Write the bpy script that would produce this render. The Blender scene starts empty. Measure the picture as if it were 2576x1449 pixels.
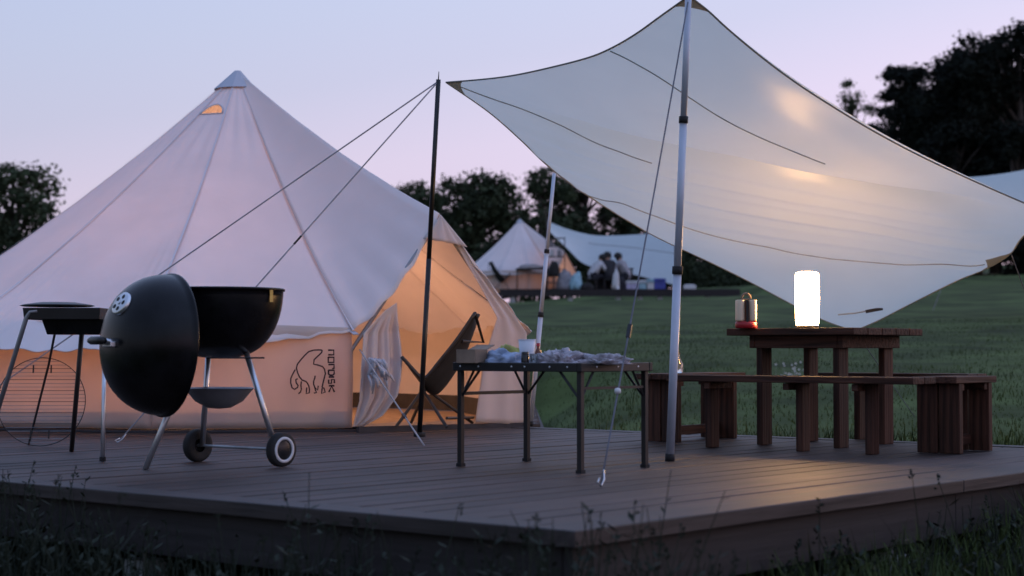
import bpy, bmesh, math, random
from mathutils import Vector, Matrix, noise as mnoise
from mathutils.kdtree import KDTree

# ------------------------------------------------------------------ camera
F, U0, V0, H0, CZ = 4300.0, 1288.0, 724.5, 880.0, 0.488      # pixel units of a 2576 px wide picture
PITCH = math.atan((H0 - V0) / F)
sc = bpy.context.scene
COL = sc.collection
cam_d = bpy.data.cameras.new('camera')
cam = bpy.data.objects.new('camera', cam_d)
COL.objects.link(cam)
cam.location = (0, 0, CZ)
cam.rotation_euler = (math.pi / 2 + PITCH, 0, 0)
cam_d.sensor_width = 36
cam_d.lens = F / 2576 * 36
cam_d.clip_start = 0.05
cam_d.clip_end = 2000
cam_d.dof.use_dof = True
cam_d.dof.focus_distance = 8.6
cam_d.dof.aperture_fstop = 3.1
sc.camera = cam

# ------------------------------------------------------------------ sky
W = bpy.data.worlds.new('World')
sc.world = W
W.use_nodes = True
nt = W.node_tree
nt.nodes.clear()
N = nt.nodes.new
out = N('ShaderNodeOutputWorld')
bgA, bgB, add = N('ShaderNodeBackground'), N('ShaderNodeBackground'), N('ShaderNodeAddShader')
sky = N('ShaderNodeTexSky')
sky.sky_type = 'NISHITA'
sky.sun_disc = False
SUN_AZ, SUN_EL = math.radians(62), math.radians(3.0)      # afterglow low on the right, beyond the frame
sky.sun_elevation = SUN_EL
sky.sun_rotation = SUN_AZ
bgA.inputs['Strength'].default_value = 0.04
nt.links.new(sky.outputs[0], bgA.inputs['Color'])
tc, sep, ramp = N('ShaderNodeTexCoord'), N('ShaderNodeSeparateXYZ'), N('ShaderNodeValToRGB')
nt.links.new(tc.outputs['Generated'], sep.inputs[0])
# lower on the right-hand side the afterglow climbs higher: elevation minus a share of x
ma = N('ShaderNodeMath'); ma.operation = 'MULTIPLY_ADD'
ma.inputs[1].default_value = -0.16
nt.links.new(sep.outputs['X'], ma.inputs[0])
nt.links.new(sep.outputs['Z'], ma.inputs[2])
nt.links.new(ma.outputs[0], ramp.inputs[0])
cr = ramp.color_ramp
cr.elements[0].position = 0.0; cr.elements[0].color = (0.62, 0.46, 0.66, 1)
cr.elements[1].position = 1.0; cr.elements[1].color = (0.42, 0.58, 1.06, 1)
for p, c in ((0.07, (0.70, 0.57, 0.80)), (0.12, (0.68, 0.59, 0.81)), (0.17, (0.57, 0.57, 0.79)), (0.21, (0.55, 0.59, 0.82)), (0.30, (0.51, 0.61, 0.90)), (0.6, (0.46, 0.62, 1.08))):
    e = cr.elements.new(p); e.color = (*c, 1)
my = N('ShaderNodeMath'); my.operation = 'MULTIPLY_ADD'; my.inputs[1].default_value = 0.16; my.inputs[2].default_value = 0.84
mx_ = N('ShaderNodeMath'); mx_.operation = 'MULTIPLY_ADD'; mx_.inputs[1].default_value = 0.30; mx_.inputs[2].default_value = 0.78
nt.links.new(sep.outputs['X'], mx_.inputs[0]); nt.links.new(mx_.outputs[0], my.inputs[2])
nt.links.new(sep.outputs['Y'], my.inputs[0])
vm = N('ShaderNodeVectorMath'); vm.operation = 'SCALE'
nt.links.new(ramp.outputs[0], vm.inputs[0]); nt.links.new(my.outputs[0], vm.inputs['Scale'])
nt.links.new(vm.outputs[0], bgB.inputs['Color'])
bgB.inputs['Strength'].default_value = 1.06
nt.links.new(bgA.outputs[0], add.inputs[0]); nt.links.new(bgB.outputs[0], add.inputs[1])
nt.links.new(add.outputs[0], out.inputs[0])

sun_d = bpy.data.lights.new('sun', 'SUN')
sun_d.energy = 0.12
sun_d.angle = math.radians(25)
sun_d.color = (1.0, 0.78, 0.72)
sun = bpy.data.objects.new('sun', sun_d)
COL.objects.link(sun)
sun.rotation_euler = Vector((math.sin(SUN_AZ) * math.cos(SUN_EL + .1), math.cos(SUN_AZ) * math.cos(SUN_EL + .1), math.sin(SUN_EL + .1))).to_track_quat('Z', 'Y').to_euler()

vs = sc.view_settings
vs.view_transform = 'Standard'; vs.look = 'None'; vs.gamma = 1; vs.exposure = 0.0
vs.use_curve_mapping = False
sc.cycles.use_denoising = True
sc.cycles.max_bounces = 8
sc.cycles.sample_clamp_indirect = 4

R = math.radians
rnd = random.Random(7)

# ------------------------------------------------------------------ pixel helpers
_fw = Vector((0, math.cos(PITCH), math.sin(PITCH)))
_up = Vector((0, -math.sin(PITCH), math.cos(PITCH)))
def ray(u, v):
    return Vector((1, 0, 0)) * ((u - U0) / F) + _up * ((V0 - v) / F) + _fw
def at(u, v, Y):
    d = ray(u, v)
    return Vector((0, 0, CZ)) + d * (Y / d.y)
def gr(u, v, z=0.0):
    d = ray(u, v)
    return Vector((0, 0, CZ)) + d * ((z - CZ) / d.z)
def lerp(a, b, t): return a + (b - a) * t
def ss(a, b, x):
    t = min(1, max(0, (x - a) / (b - a)))
    return t * t * (3 - 2 * t)

# ------------------------------------------------------------------ materials
MATS = {}
def nm(name):
    m = bpy.data.materials.new(name); m.use_nodes = True
    MATS[name] = m
    return m, m.node_tree
def pm(name, col, rough=0.6, metal=0.0, var=0.25, scale=12.0, bump=0.0, stretch=None, randobj=0.0, emit=None, es=0.0, spec=0.5, trans=0.0, coat=0.0, coords='Object', bscale=None, stain=0.0):
    m, t = nm(name)
    b = t.nodes['Principled BSDF']
    b.inputs['Roughness'].default_value = rough
    b.inputs['Metallic'].default_value = metal
    b.inputs['Specular IOR Level'].default_value = spec
    b.inputs['Transmission Weight'].default_value = trans
    b.inputs['Coat Weight'].default_value = coat
    tcn = t.nodes.new('ShaderNodeTexCoord'); mp = t.nodes.new('ShaderNodeMapping')
    if stretch: mp.inputs['Scale'].default_value = stretch
    t.links.new(tcn.outputs[coords], mp.inputs[0])
    nz = t.nodes.new('ShaderNodeTexNoise'); nz.inputs['Scale'].default_value = scale; nz.inputs['Detail'].default_value = 6
    t.links.new(mp.outputs[0], nz.inputs['Vector'])
    mx = t.nodes.new('ShaderNodeMix'); mx.data_type = 'RGBA'
    lo = [c * (1 - var) for c in col]; hi = [min(1, c * (1 + var)) for c in col]
    mx.inputs[6].default_value = (*lo, 1); mx.inputs[7].default_value = (*hi, 1)
    rp = t.nodes.new('ShaderNodeMapRange'); rp.inputs[1].default_value = 0.3; rp.inputs[2].default_value = 0.7
    t.links.new(nz.outputs[0], rp.inputs[0]); t.links.new(rp.outputs[0], mx.inputs[0])
    last = mx.outputs[2]
    if randobj:
        oi = t.nodes.new('ShaderNodeObjectInfo'); hv = t.nodes.new('ShaderNodeHueSaturation')
        r2 = t.nodes.new('ShaderNodeMapRange'); r2.inputs[3].default_value = 1 - randobj; r2.inputs[4].default_value = 1 + randobj
        t.links.new(oi.outputs['Random'], r2.inputs[0]); t.links.new(r2.outputs[0], hv.inputs['Value'])
        t.links.new(last, hv.inputs['Color']); last = hv.outputs[0]
    if stain:
        gp = t.nodes.new('ShaderNodeNewGeometry'); n3 = t.nodes.new('ShaderNodeTexNoise'); n3.inputs['Scale'].default_value = 1.7; n3.inputs['Detail'].default_value = 7; n3.inputs['Roughness'].default_value = .65
        t.links.new(gp.outputs['Position'], n3.inputs['Vector'])
        r3 = t.nodes.new('ShaderNodeMapRange'); r3.inputs[1].default_value = .35; r3.inputs[2].default_value = .68; r3.inputs[3].default_value = 1 - stain; r3.inputs[4].default_value = 1 + stain * .5
        h3 = t.nodes.new('ShaderNodeHueSaturation'); t.links.new(n3.outputs[0], r3.inputs[0]); t.links.new(r3.outputs[0], h3.inputs['Value']); t.links.new(last, h3.inputs['Color']); last = h3.outputs[0]
    t.links.new(last, b.inputs['Base Color'])
    if bump:
        bp = t.nodes.new('ShaderNodeBump'); bp.inputs['Strength'].default_value = bump; bp.inputs['Distance'].default_value = 0.01
        src = nz
        if bscale:
            src = t.nodes.new('ShaderNodeTexNoise'); src.inputs['Scale'].default_value = bscale; src.inputs['Detail'].default_value = 4
            t.links.new(mp.outputs[0], src.inputs['Vector'])
        t.links.new(src.outputs[0], bp.inputs['Height']); t.links.new(bp.outputs[0], b.inputs['Normal'])
    if emit:
        b.inputs['Emission Color'].default_value = (*emit, 1); b.inputs['Emission Strength'].default_value = es
    return m
def fabric(name, col, trans=0.35, tcol=None, scale=3.0, bump=0.25, var=0.05, sheen=0.0):
    m, t = nm(name)
    t.nodes.remove(t.nodes['Principled BSDF'])
    o = t.nodes['Material Output']
    d = t.nodes.new('ShaderNodeBsdfDiffuse'); tr = t.nodes.new('ShaderNodeBsdfTranslucent'); mx = t.nodes.new('ShaderNodeMixShader')
    mx.inputs[0].default_value = trans
    tcn = t.nodes.new('ShaderNodeTexCoord')
    nz = t.nodes.new('ShaderNodeTexNoise'); nz.inputs['Scale'].default_value = scale; nz.inputs['Detail'].default_value = 5
    t.links.new(tcn.outputs['Object'], nz.inputs['Vector'])
    for sh, c in ((d, col), (tr, tcol or col)):
        cm = t.nodes.new('ShaderNodeMix'); cm.data_type = 'RGBA'
        cm.inputs[6].default_value = (*[x * (1 - var) for x in c], 1); cm.inputs[7].default_value = (*[min(1, x * (1 + var)) for x in c], 1)
        t.links.new(nz.outputs[0], cm.inputs[0]); t.links.new(cm.outputs[2], sh.inputs['Color'])
    bp = t.nodes.new('ShaderNodeBump'); bp.inputs['Strength'].default_value = bump; bp.inputs['Distance'].default_value = 0.02
    n2 = t.nodes.new('ShaderNodeTexNoise'); n2.inputs['Scale'].default_value = 2.2; n2.inputs['Detail'].default_value = 3; n2.inputs['Distortion'].default_value = 1.0
    t.links.new(tcn.outputs['Object'], n2.inputs['Vector'])
    t.links.new(n2.outputs[0], bp.inputs['Height'])
    t.links.new(bp.outputs[0], d.inputs['Normal'])
    t.links.new(d.outputs[0], mx.inputs[1]); t.links.new(tr.outputs[0], mx.inputs[2]); last = mx.outputs[0]
    if sheen:
        gl_ = t.nodes.new('ShaderNodeBsdfGlossy'); gl_.inputs['Roughness'].default_value = 0.38
        m2 = t.nodes.new('ShaderNodeMixShader'); m2.inputs[0].default_value = sheen
        t.links.new(bp.outputs[0], gl_.inputs['Normal']); t.links.new(last, m2.inputs[1]); t.links.new(gl_.outputs[0], m2.inputs[2]); last = m2.outputs[0]
    t.links.new(last, o.inputs['Surface'])
    return m

M_roof = fabric('canvas_roof', (0.90, 0.84, 0.84), 0.25, (0.86, 0.72, 0.64), bump=.28, var=.07)
M_wall = fabric('canvas_wall', (0.78, 0.71, 0.67), 0.46, (0.84, 0.68, 0.58), var=.12)
M_flap = fabric('canvas_flap', (0.70, 0.66, 0.66), 0.30, (0.78, 0.64, 0.56))
M_trim = fabric('canvas_trim', (0.60, 0.60, 0.66), 0.15, (0.6, 0.5, 0.45))
M_seam = fabric('seam_tape', (0.72, 0.68, 0.71), 0.06, (0.5, 0.45, 0.42))
M_cap = fabric('grey_cap', (0.52, 0.55, 0.62), 0.05)
M_tarp = fabric('tarp_cloth', (0.68, 0.70, 0.63), 0.55, (0.82, 0.88, 0.82), bump=0.10, sheen=0.045)
M_tarpline = pm('tarp_seam', (0.34, 0.36, 0.36), 0.8)
M_tarppatch = fabric('tarp_patch', (0.36, 0.33, 0.26), 0.3, (0.45, 0.40, 0.32))
M_hem = fabric('tarp_hem', (0.30, 0.30, 0.28), 0.2)
M_bgtarp = fabric('pale_tarp', (0.74, 0.78, 0.77), 0.50, (0.76, 0.84, 0.85))
M_ink = pm('ink', (0.035, 0.02, 0.03), 0.9)
M_gsheet = pm('groundsheet', (0.035, 0.033, 0.04), 0.7)
M_floor = pm('tent_floor', (0.34, 0.25, 0.18), 0.8)
M_mat = pm('grey_mat', (0.30, 0.27, 0.27), 0.9)
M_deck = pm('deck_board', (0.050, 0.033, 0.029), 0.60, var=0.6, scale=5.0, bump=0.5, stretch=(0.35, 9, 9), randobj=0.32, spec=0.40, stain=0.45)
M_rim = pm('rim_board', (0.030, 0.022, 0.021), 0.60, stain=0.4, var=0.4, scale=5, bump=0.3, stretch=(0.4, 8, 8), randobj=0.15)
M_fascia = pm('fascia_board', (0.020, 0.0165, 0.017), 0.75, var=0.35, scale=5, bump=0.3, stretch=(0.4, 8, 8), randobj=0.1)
M_wood = pm('red_brown_wood', (0.056, 0.023, 0.014), 0.65, spec=0.25, var=0.65, scale=6, bump=0.6, stretch=(0.5, 9, 9), randobj=0.35)
M_enamel = pm('black_enamel', (0.007, 0.007, 0.008), 0.27, var=0.6, scale=9, spec=0.22)
M_blackmat = pm('black_steel', (0.010, 0.010, 0.011), 0.45, var=0.3)
M_blackpole = pm('black_pole', (0.012, 0.012, 0.013), 0.35)
M_alu = pm('aluminium', (0.62, 0.64, 0.67), 0.32, metal=0.9, var=0.08)
M_polesilver = pm('pole_silver', (0.50, 0.55, 0.64), 0.5, metal=0.25, var=0.06)
M_greyalu = pm('grey_aluminium', (0.30, 0.31, 0.33), 0.45, metal=0.6, var=0.15)
M_rubber = pm('rubber', (0.014, 0.014, 0.015), 0.8)
M_whiteplastic = pm('white_plastic', (0.62, 0.63, 0.65), 0.5, var=0.05)
M_chairfab = pm('black_fabric', (0.020, 0.018, 0.018), 0.9)
M_chairframe = pm('dark_tube', (0.03, 0.025, 0.024), 0.4)
M_rope = pm('guy_rope', (0.34, 0.34, 0.38), 0.8)
M_ropedark = pm('dark_rope', (0.13, 0.14, 0.17), 0.8)
M_ropelight = pm('pale_rope', (0.36, 0.34, 0.35), 0.8)
M_concrete = pm('concrete', (0.42, 0.43, 0.43), 0.9, var=0.2, bump=0.3)
M_steel = pm('galvanised', (0.32, 0.34, 0.36), 0.5, metal=0.7)
M_grasssoil = pm('grass_ground', (0.056, 0.078, 0.024), 0.95, var=0.55, scale=0.9, bump=0.6, bscale=9.0, spec=0.1)
M_blade = pm('grass_blade', (0.056, 0.079, 0.024), 0.85, var=0.55, scale=0.7, spec=0.15)
M_weed = pm('weed', (0.020, 0.026, 0.017), 0.8, var=0.4, scale=2.0, spec=0.15)
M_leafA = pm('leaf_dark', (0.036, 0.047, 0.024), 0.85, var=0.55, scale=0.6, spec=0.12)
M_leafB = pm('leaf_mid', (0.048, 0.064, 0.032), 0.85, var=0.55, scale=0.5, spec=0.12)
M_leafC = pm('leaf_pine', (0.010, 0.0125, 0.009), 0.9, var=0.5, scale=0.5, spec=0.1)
M_bark = pm('bark', (0.05, 0.04, 0.032), 0.9, var=0.4, bump=0.5)
M_kraft = pm('kraft_card', (0.26, 0.19, 0.14), 0.9)
M_plasticbag = pm('plastic_bag', (0.40, 0.38, 0.43), 0.3, var=0.55, scale=26, spec=0.6)
M_bluebag = pm('blue_bag', (0.24, 0.31, 0.44), 0.3, var=0.55, scale=14)
M_yellow = pm('yellow_pack', (0.42, 0.42, 0.10), 0.5, var=0.4, scale=20)
M_paper = pm('white_paper', (0.66, 0.72, 0.80), 0.7, var=0.05)
M_darkjar = pm('dark_jar', (0.012, 0.014, 0.016), 0.25)
M_brownglass = pm('brown_bottle', (0.16, 0.06, 0.035), 0.2)
M_clear = pm('clear_glass', (0.85, 0.9, 0.92), 0.05, trans=0.9, var=0.02)
M_red = pm('red_plastic', (0.36, 0.012, 0.02), 0.35)
M_lens = pm('pale_lens', (0.80, 0.64, 0.46), 0.35, var=0.04)
M_lantern = pm('lit_glass', (0.9, 0.85, 0.75), 0.5, emit=(1.0, 0.54, 0.20), es=105.0, var=0.02)
M_shirtw = pm('white_shirt', (0.55, 0.55, 0.58), 0.9)
M_shirtd = pm('dark_shirt', (0.03, 0.03, 0.035), 0.9)
M_shirtg = pm('grey_shirt', (0.34, 0.33, 0.36), 0.9)
M_pants = pm('dark_trousers', (0.02, 0.02, 0.028), 0.9)
M_skin = pm('skin', (0.42, 0.26, 0.19), 0.6)
M_hair = pm('black_hair', (0.008, 0.007, 0.007), 0.6)
M_blue = pm('blue_box', (0.05, 0.07, 0.34), 0.5)
M_lightblue = pm('light_blue_bag', (0.30, 0.50, 0.58), 0.5)
M_lilac = pm('lilac_box', (0.46, 0.44, 0.62), 0.6)
M_brass = pm('brass', (0.75, 0.50, 0.16), 0.3, metal=0.9)
M_flower = pm('white_flower', (0.55, 0.56, 0.52), 0.8)

# ------------------------------------------------------------------ mesh builder
def frame(d):
    d = d.normalized()
    a = Vector((0, 0, 1)) if abs(d.z) < 0.95 else Vector((1, 0, 0))
    x = d.cross(a).normalized(); y = d.cross(x).normalized()
    return x, y
class MB:
    def __init__(s): s.v, s.f = [], []
    def add(s, vs_, fs_):
        b = len(s.v); s.v += [Vector(p) for p in vs_]; s.f += [[b + i for i in q] for q in fs_]; return s
    def box(s, c, ex, ey, ez, bev=0.0):
        c = Vector(c); P = []
        for k in (-1, 1):
            for (i, j) in ((-1, -1), (1, -1), (1, 1), (-1, 1)):
                P.append(c + ex * i + ey * j + ez * k)
        return s.add(P, [[3, 2, 1, 0], [4, 5, 6, 7], [0, 1, 5, 4], [1, 2, 6, 5], [2, 3, 7, 6], [3, 0, 4, 7]])
    def abox(s, c, x, y, z):
        return s.box(c, Vector((x / 2, 0, 0)), Vector((0, y / 2, 0)), Vector((0, 0, z / 2)))
    def bar(s, a, b, w, h, side=None):
        a, b = Vector(a), Vector(b); d = b - a
        if side is None: x, y = frame(d)
        else:
            x = Vector(side).normalized(); y = d.normalized().cross(x).normalized()
        return s.box((a + b) / 2, d / 2, x * w / 2, y * h / 2)
    def tube(s, pts, r, n=8, caps=True, closed=False):
        pts = [Vector(p) for p in pts]; m = len(pts)
        rs = r if isinstance(r, (list, tuple)) else [r] * m
        b = len(s.v); px = None
        for i, p in enumerate(pts):
            if closed: d = pts[(i + 1) % m] - pts[i - 1]
            else: d = pts[min(i + 1, m - 1)] - pts[max(i - 1, 0)]
            if d.length < 1e-9: d = Vector((0, 0, 1))
            d.normalize()
            if px is None: x, y = frame(d)
            else:
                x = (px - d * px.dot(d))
                x = x.normalized() if x.length > 1e-6 else frame(d)[0]
                y = d.cross(x)
            px = x
            for k in range(n):
                a = 2 * math.pi * k / n
                s.v.append(p + (x * math.cos(a) + y * math.sin(a)) * rs[i])
        for i in range(m if closed else m - 1):
            j = (i + 1) % m
            for k in range(n):
                k2 = (k + 1) % n
                s.f.append([b + i * n + k, b + i * n + k2, b + j * n + k2, b + j * n + k])
        if caps and not closed:
            s.f.append([b + k for k in range(n)][::-1]); s.f.append([b + (m - 1) * n + k for k in range(n)])
        return s
    def lathe(s, prof, c, ax=Vector((0, 0, 1)), n=24, xdir=None):
        c = Vector(c); ax = Vector(ax).normalized()
        x, y = frame(ax)
        b = len(s.v); m = len(prof)
        for (r, h) in prof:
            for k in range(n):
                a = 2 * math.pi * k / n
                s.v.append(c + ax * h + (x * math.cos(a) + y * math.sin(a)) * max(r, 1e-4))
        for i in range(m - 1):
            for k in range(n):
                k2 = (k + 1) % n
                s.f.append([b + i * n + k, b + i * n + k2, b + (i + 1) * n + k2, b + (i + 1) * n + k])
        return s
    def grid(s, fn, nu, nv, skip=None):
        b = len(s.v)
        for j in range(nv + 1):
            for i in range(nu + 1):
                s.v.append(Vector(fn(i / nu, j / nv)))
        for j in range(nv):
            for i in range(nu):
                if skip and skip((i + .5) / nu, (j + .5) / nv): continue
                a = b + j * (nu + 1) + i
                s.f.append([a, a + 1, a + nu + 2, a + nu + 1])
        return s
    def mesh(s, name, org=Vector()):
        me = bpy.data.meshes.new(name)
        me.from_pydata([p - org for p in s.v], [], s.f)
        me.update()
        return me
    def build(s, name, mat, parent=None, smooth=False, solid=0.0, local=False, bevel=0.0):
        org = Vector() if (local or parent is None) else ORG.get(parent.name, Vector())
        me = s.mesh(name, org)
        if smooth:
            for p in me.polygons: p.use_smooth = True
        o = link(name, me, mat, parent)
        if parent: ORG[o.name] = ORG.get(parent.name, Vector()) if not local else Vector()
        if solid:
            md = o.modifiers.new('thickness', 'SOLIDIFY'); md.thickness = solid; md.offset = 0
        if bevel:
            md = o.modifiers.new('edge', 'BEVEL'); md.width = bevel; md.segments = 2; md.limit_method = 'ANGLE'
        return o
ORG = {}
def link(name, me, mat, parent=None):
    o = bpy.data.objects.new(name, me); COL.objects.link(o)
    if mat and not me.materials: me.materials.append(mat)
    if parent: o.parent = parent
    return o
def thing(name, loc, label, cat, group=None, rz=0):
    o = bpy.data.objects.new(name, None); COL.objects.link(o)
    o.empty_display_size = 0.1
    o.location = loc; o.rotation_euler = (0, 0, rz)
    ORG[o.name] = Vector(loc)
    return tag(o, label, cat, group)
def tag(o, label=None, cat=None, group=None, kind=None):
    if label: o['label'] = label
    if cat: o['category'] = cat
    if group: o['group'] = group
    if kind: o['kind'] = kind
    return o
def copy_tree(o, parent=None):
    c = o.copy(); COL.objects.link(c); c.parent = parent
    ORG[c.name] = ORG.get(o.name, Vector())
    for ch in [q for q in o.children]: copy_tree(ch, c)
    return c
def strip(mb, pts, w, nrm):
    """flat ribbon along pts, width w, facing nrm"""
    b = len(mb.v); m = len(pts)
    for i, p in enumerate(pts):
        d = (pts[min(i + 1, m - 1)] - pts[max(i - 1, 0)]).normalized()
        sd = d.cross(nrm(p) if callable(nrm) else nrm).normalized() * w / 2
        mb.v += [p + sd, p - sd]
    for i in range(m - 1): mb.f.append([b + 2 * i, b + 2 * i + 1, b + 2 * i + 3, b + 2 * i + 2])
    return mb
X, Y, Z = Vector((1, 0, 0)), Vector((0, 1, 0)), Vector((0, 0, 1))

# ------------------------------------------------------------------ deck axes
EL = Vector((-0.764, 0.645, 0)).normalized()
ER = Vector((0.645, 0.764, 0)).normalized()
DC = Vector((0.164, 4.65, 0))
DS, DL = 4.64, 9.6          # main deck: s along ER, l along EL
TL0, TS1 = 4.15, 9.4        # the tent part behind
def dk(l, s, z=0.0): return DC + EL * l + ER * s + Z * z
def dls(x, y):
    p = Vector((x, y, 0)) - DC
    return p.dot(EL), p.dot(ER)
def s_end(l): return min(TS1, max(DS, 1.197 * l - .06)) if l > TL0 else DS     # the back edge runs off at an angle behind the tent
def in_deck(x, y, mrg=0.0):
    l, s = dls(x, y)
    return (-mrg < l < DL + mrg and -mrg < s < DS + mrg) or (TL0 - mrg < l < DL + mrg and DS - mrg < s < s_end(l) + mrg)
def ground_z(x, y):
    z = -0.42 + 0.30 * ss(5.0, 11.0, y + 0.35 * max(0, x))
    if y > 10: z += 0.0470 * (min(y, 59) - 10) * ss(10, 16, y)
    z += 0.85 * (max(-12, min(x, 40)) / 17) * max(0, min(y, 90) - 8) / 52 * (1 if x > 0 else 0.4)
    if y > 59: z += 0.022 * (y - 59)
    z += 0.05 * mnoise.noise(Vector((x * .35, y * .35, 1.3))) * ss(3, 9, y) + 0.25 * mnoise.noise(Vector((x * .06, y * .06, 4))) * ss(15, 50, y)
    z = lerp(z, min(z, 1.98), ss(-3, -.8, x) * ss(10.5, 8, x) * ss(50, 54, y) * ss(66, 62, y))
    l, s = dls(x, y)
    # the earth under and round the tent platform is cut level
    k = min(ss(-0.9, 0.1, min(l, DL - l)) * ss(-0.6, 0.1, min(s, DS - s)) + ss(-1.5, 0.1, min(l - TL0, DL - l)) * ss(-1.5, 0.1, min(s - DS + 0.3, s_end(l) - s)), 1)
    return lerp(z, min(z, -0.30), k)

# ------------------------------------------------------------------ ground
def axis(lo, hi, near_lo, near_hi, step, grow):
    a = []; x = near_lo
    while x < near_hi: a.append(x); x += step
    st = step
    while x < hi: a.append(x); st *= grow; x += st
    a.append(hi)
    st = step; x = near_lo - st
    while x > lo: a.insert(0, x); st *= grow; x -= st
    a.insert(0, lo)
    return a
gx, gy = axis(-900, 900, -9, 9, 0.3, 1.09), axis(-60, 1500, 1, 26, 0.3, 1.07)
g = MB()
nx = len(gx)
for yy in gy:
    for xx in gx: g.v.append(Vector((xx, yy, ground_z(xx, yy))))
for j in range(len(gy) - 1):
    for i in range(nx - 1):
        a = j * nx + i; g.f.append([a, a + 1, a + nx + 1, a + nx])
tag(g.build('ground', M_grasssoil, smooth=True), kind='structure')

# ------------------------------------------------------------------ deck
deck = tag(bpy.data.objects.new('deck', None), 'weathered brown timber deck carrying the tents, tables and grills', kind='structure')
COL.objects.link(deck)
deck.location = DC; deck.rotation_euler = (0, 0, math.atan2(ER.y, ER.x)); ORG['deck'] = Vector()
# in deck space x = s (along ER), y = l (along EL)
PW, GAP = 0.128, 0.007
def plank_mesh(L):
    m = MB(); m.abox((L / 2, 0, -0.015), L, PW, 0.03)
    me = m.mesh('plank')
    bm = bmesh.new(); bm.from_mesh(me)
    bmesh.ops.bevel(bm, geom=[e for e in bm.edges], offset=0.004, segments=1, affect='EDGES')
    bm.to_mesh(me); bm.free(); me.materials.append(M_deck); return me
pmA, pmB = plank_mesh(DS - 0.20), plank_mesh(TS1 - 0.13)
l = 0.20
while l < DL - 0.1:
    long_ = l > TL0 + 0.1
    pl_ = pmA if not long_ else (pmB if s_end(l) >= TS1 else plank_mesh(s_end(l) - .13))
    o = link('plank', pl_, M_deck, deck)
    o.location = (0.10, l, rnd.uniform(-0.0025, 0.0015)); o.rotation_euler = (rnd.uniform(-.006, .006), 0, 0)
    l += PW + GAP
def dboard(name, s0, s1, l0, l1, z0, z1, mat, n=1):
    """board in deck space split in n lengths along its long side"""
    along_l = (l1 - l0) > (s1 - s0)
    for k in range(n):
        a, b = k / n, (k + 1) / n
        m = MB()
        if along_l: L0, L1, S0, S1 = lerp(l0, l1, a) + .001, lerp(l0, l1, b) - .001, s0, s1
        else: L0, L1, S0, S1 = l0, l1, lerp(s0, s1, a) + .001, lerp(s0, s1, b) - .001
        # local x along the board so that the grain follows it
        ln = (L1 - L0) if along_l else (S1 - S0); wd = (S1 - S0) if along_l else (L1 - L0)
        m.abox((0, 0, 0), ln, wd, z1 - z0)
        o = m.build(name, mat, deck, local=True, bevel=0.004)
        o.location = ((S0 + S1) / 2, (L0 + L1) / 2, (z0 + z1) / 2)
        if along_l: o.rotation_euler = (0, 0, math.pi / 2)
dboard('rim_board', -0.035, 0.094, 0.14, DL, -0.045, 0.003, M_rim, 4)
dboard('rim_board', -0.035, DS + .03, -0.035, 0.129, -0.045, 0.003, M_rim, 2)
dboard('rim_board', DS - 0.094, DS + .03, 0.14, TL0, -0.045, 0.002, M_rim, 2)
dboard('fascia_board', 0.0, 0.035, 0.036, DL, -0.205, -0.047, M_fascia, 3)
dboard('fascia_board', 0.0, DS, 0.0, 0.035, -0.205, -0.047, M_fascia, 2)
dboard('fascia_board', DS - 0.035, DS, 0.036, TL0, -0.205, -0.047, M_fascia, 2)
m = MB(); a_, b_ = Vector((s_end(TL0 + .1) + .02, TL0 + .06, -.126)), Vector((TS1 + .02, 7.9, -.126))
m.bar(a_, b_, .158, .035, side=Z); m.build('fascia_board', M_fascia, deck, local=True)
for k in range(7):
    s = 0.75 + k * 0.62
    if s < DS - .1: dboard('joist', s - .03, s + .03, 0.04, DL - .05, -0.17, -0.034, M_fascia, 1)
pier = None
for (s, l) in [(0.12, 0.12), (1.92, 0.06), (3.55, 0.06), (4.5, 0.12), (0.12, 2.0), (0.12, 3.9), (0.12, 5.8), (2.2, 2.0), (2.2, 4.0), (4.5, 2.2), (4.5, 4.0), (2.2, 6.0)]:
    w = dk(l, s); gz = ground_z(w.x, w.y)
    m = MB(); m.tube([(0, 0, -0.20), (0, 0, -0.13)], 0.011, 8); m.abox((0, 0, -.203), .07, .07, .006); m.tube([(0, 0, -.28), (0, 0, -.2)], 0.011, 8)
    o = m.build('support_jack', M_steel, deck, local=True); o.location = (s, l, 0)
    zt = -0.245
    m = MB(); b = .075; tp = .05
    P = [Vector((i * tp, j * tp, zt)) for i, j in ((-1, -1), (1, -1), (1, 1), (-1, 1))] + [Vector((i * b, j * b, gz - .15)) for i, j in ((-1, -1), (1, -1), (1, 1), (-1, 1))]
    m.add(P, [[0, 1, 2, 3], [7, 6, 5, 4], [0, 4, 5, 1], [1, 5, 6, 2], [2, 6, 7, 3], [3, 7, 4, 0]])
    o = m.build('concrete_pier', M_concrete, deck, local=True); o.location = (s, l, 0)

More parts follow.
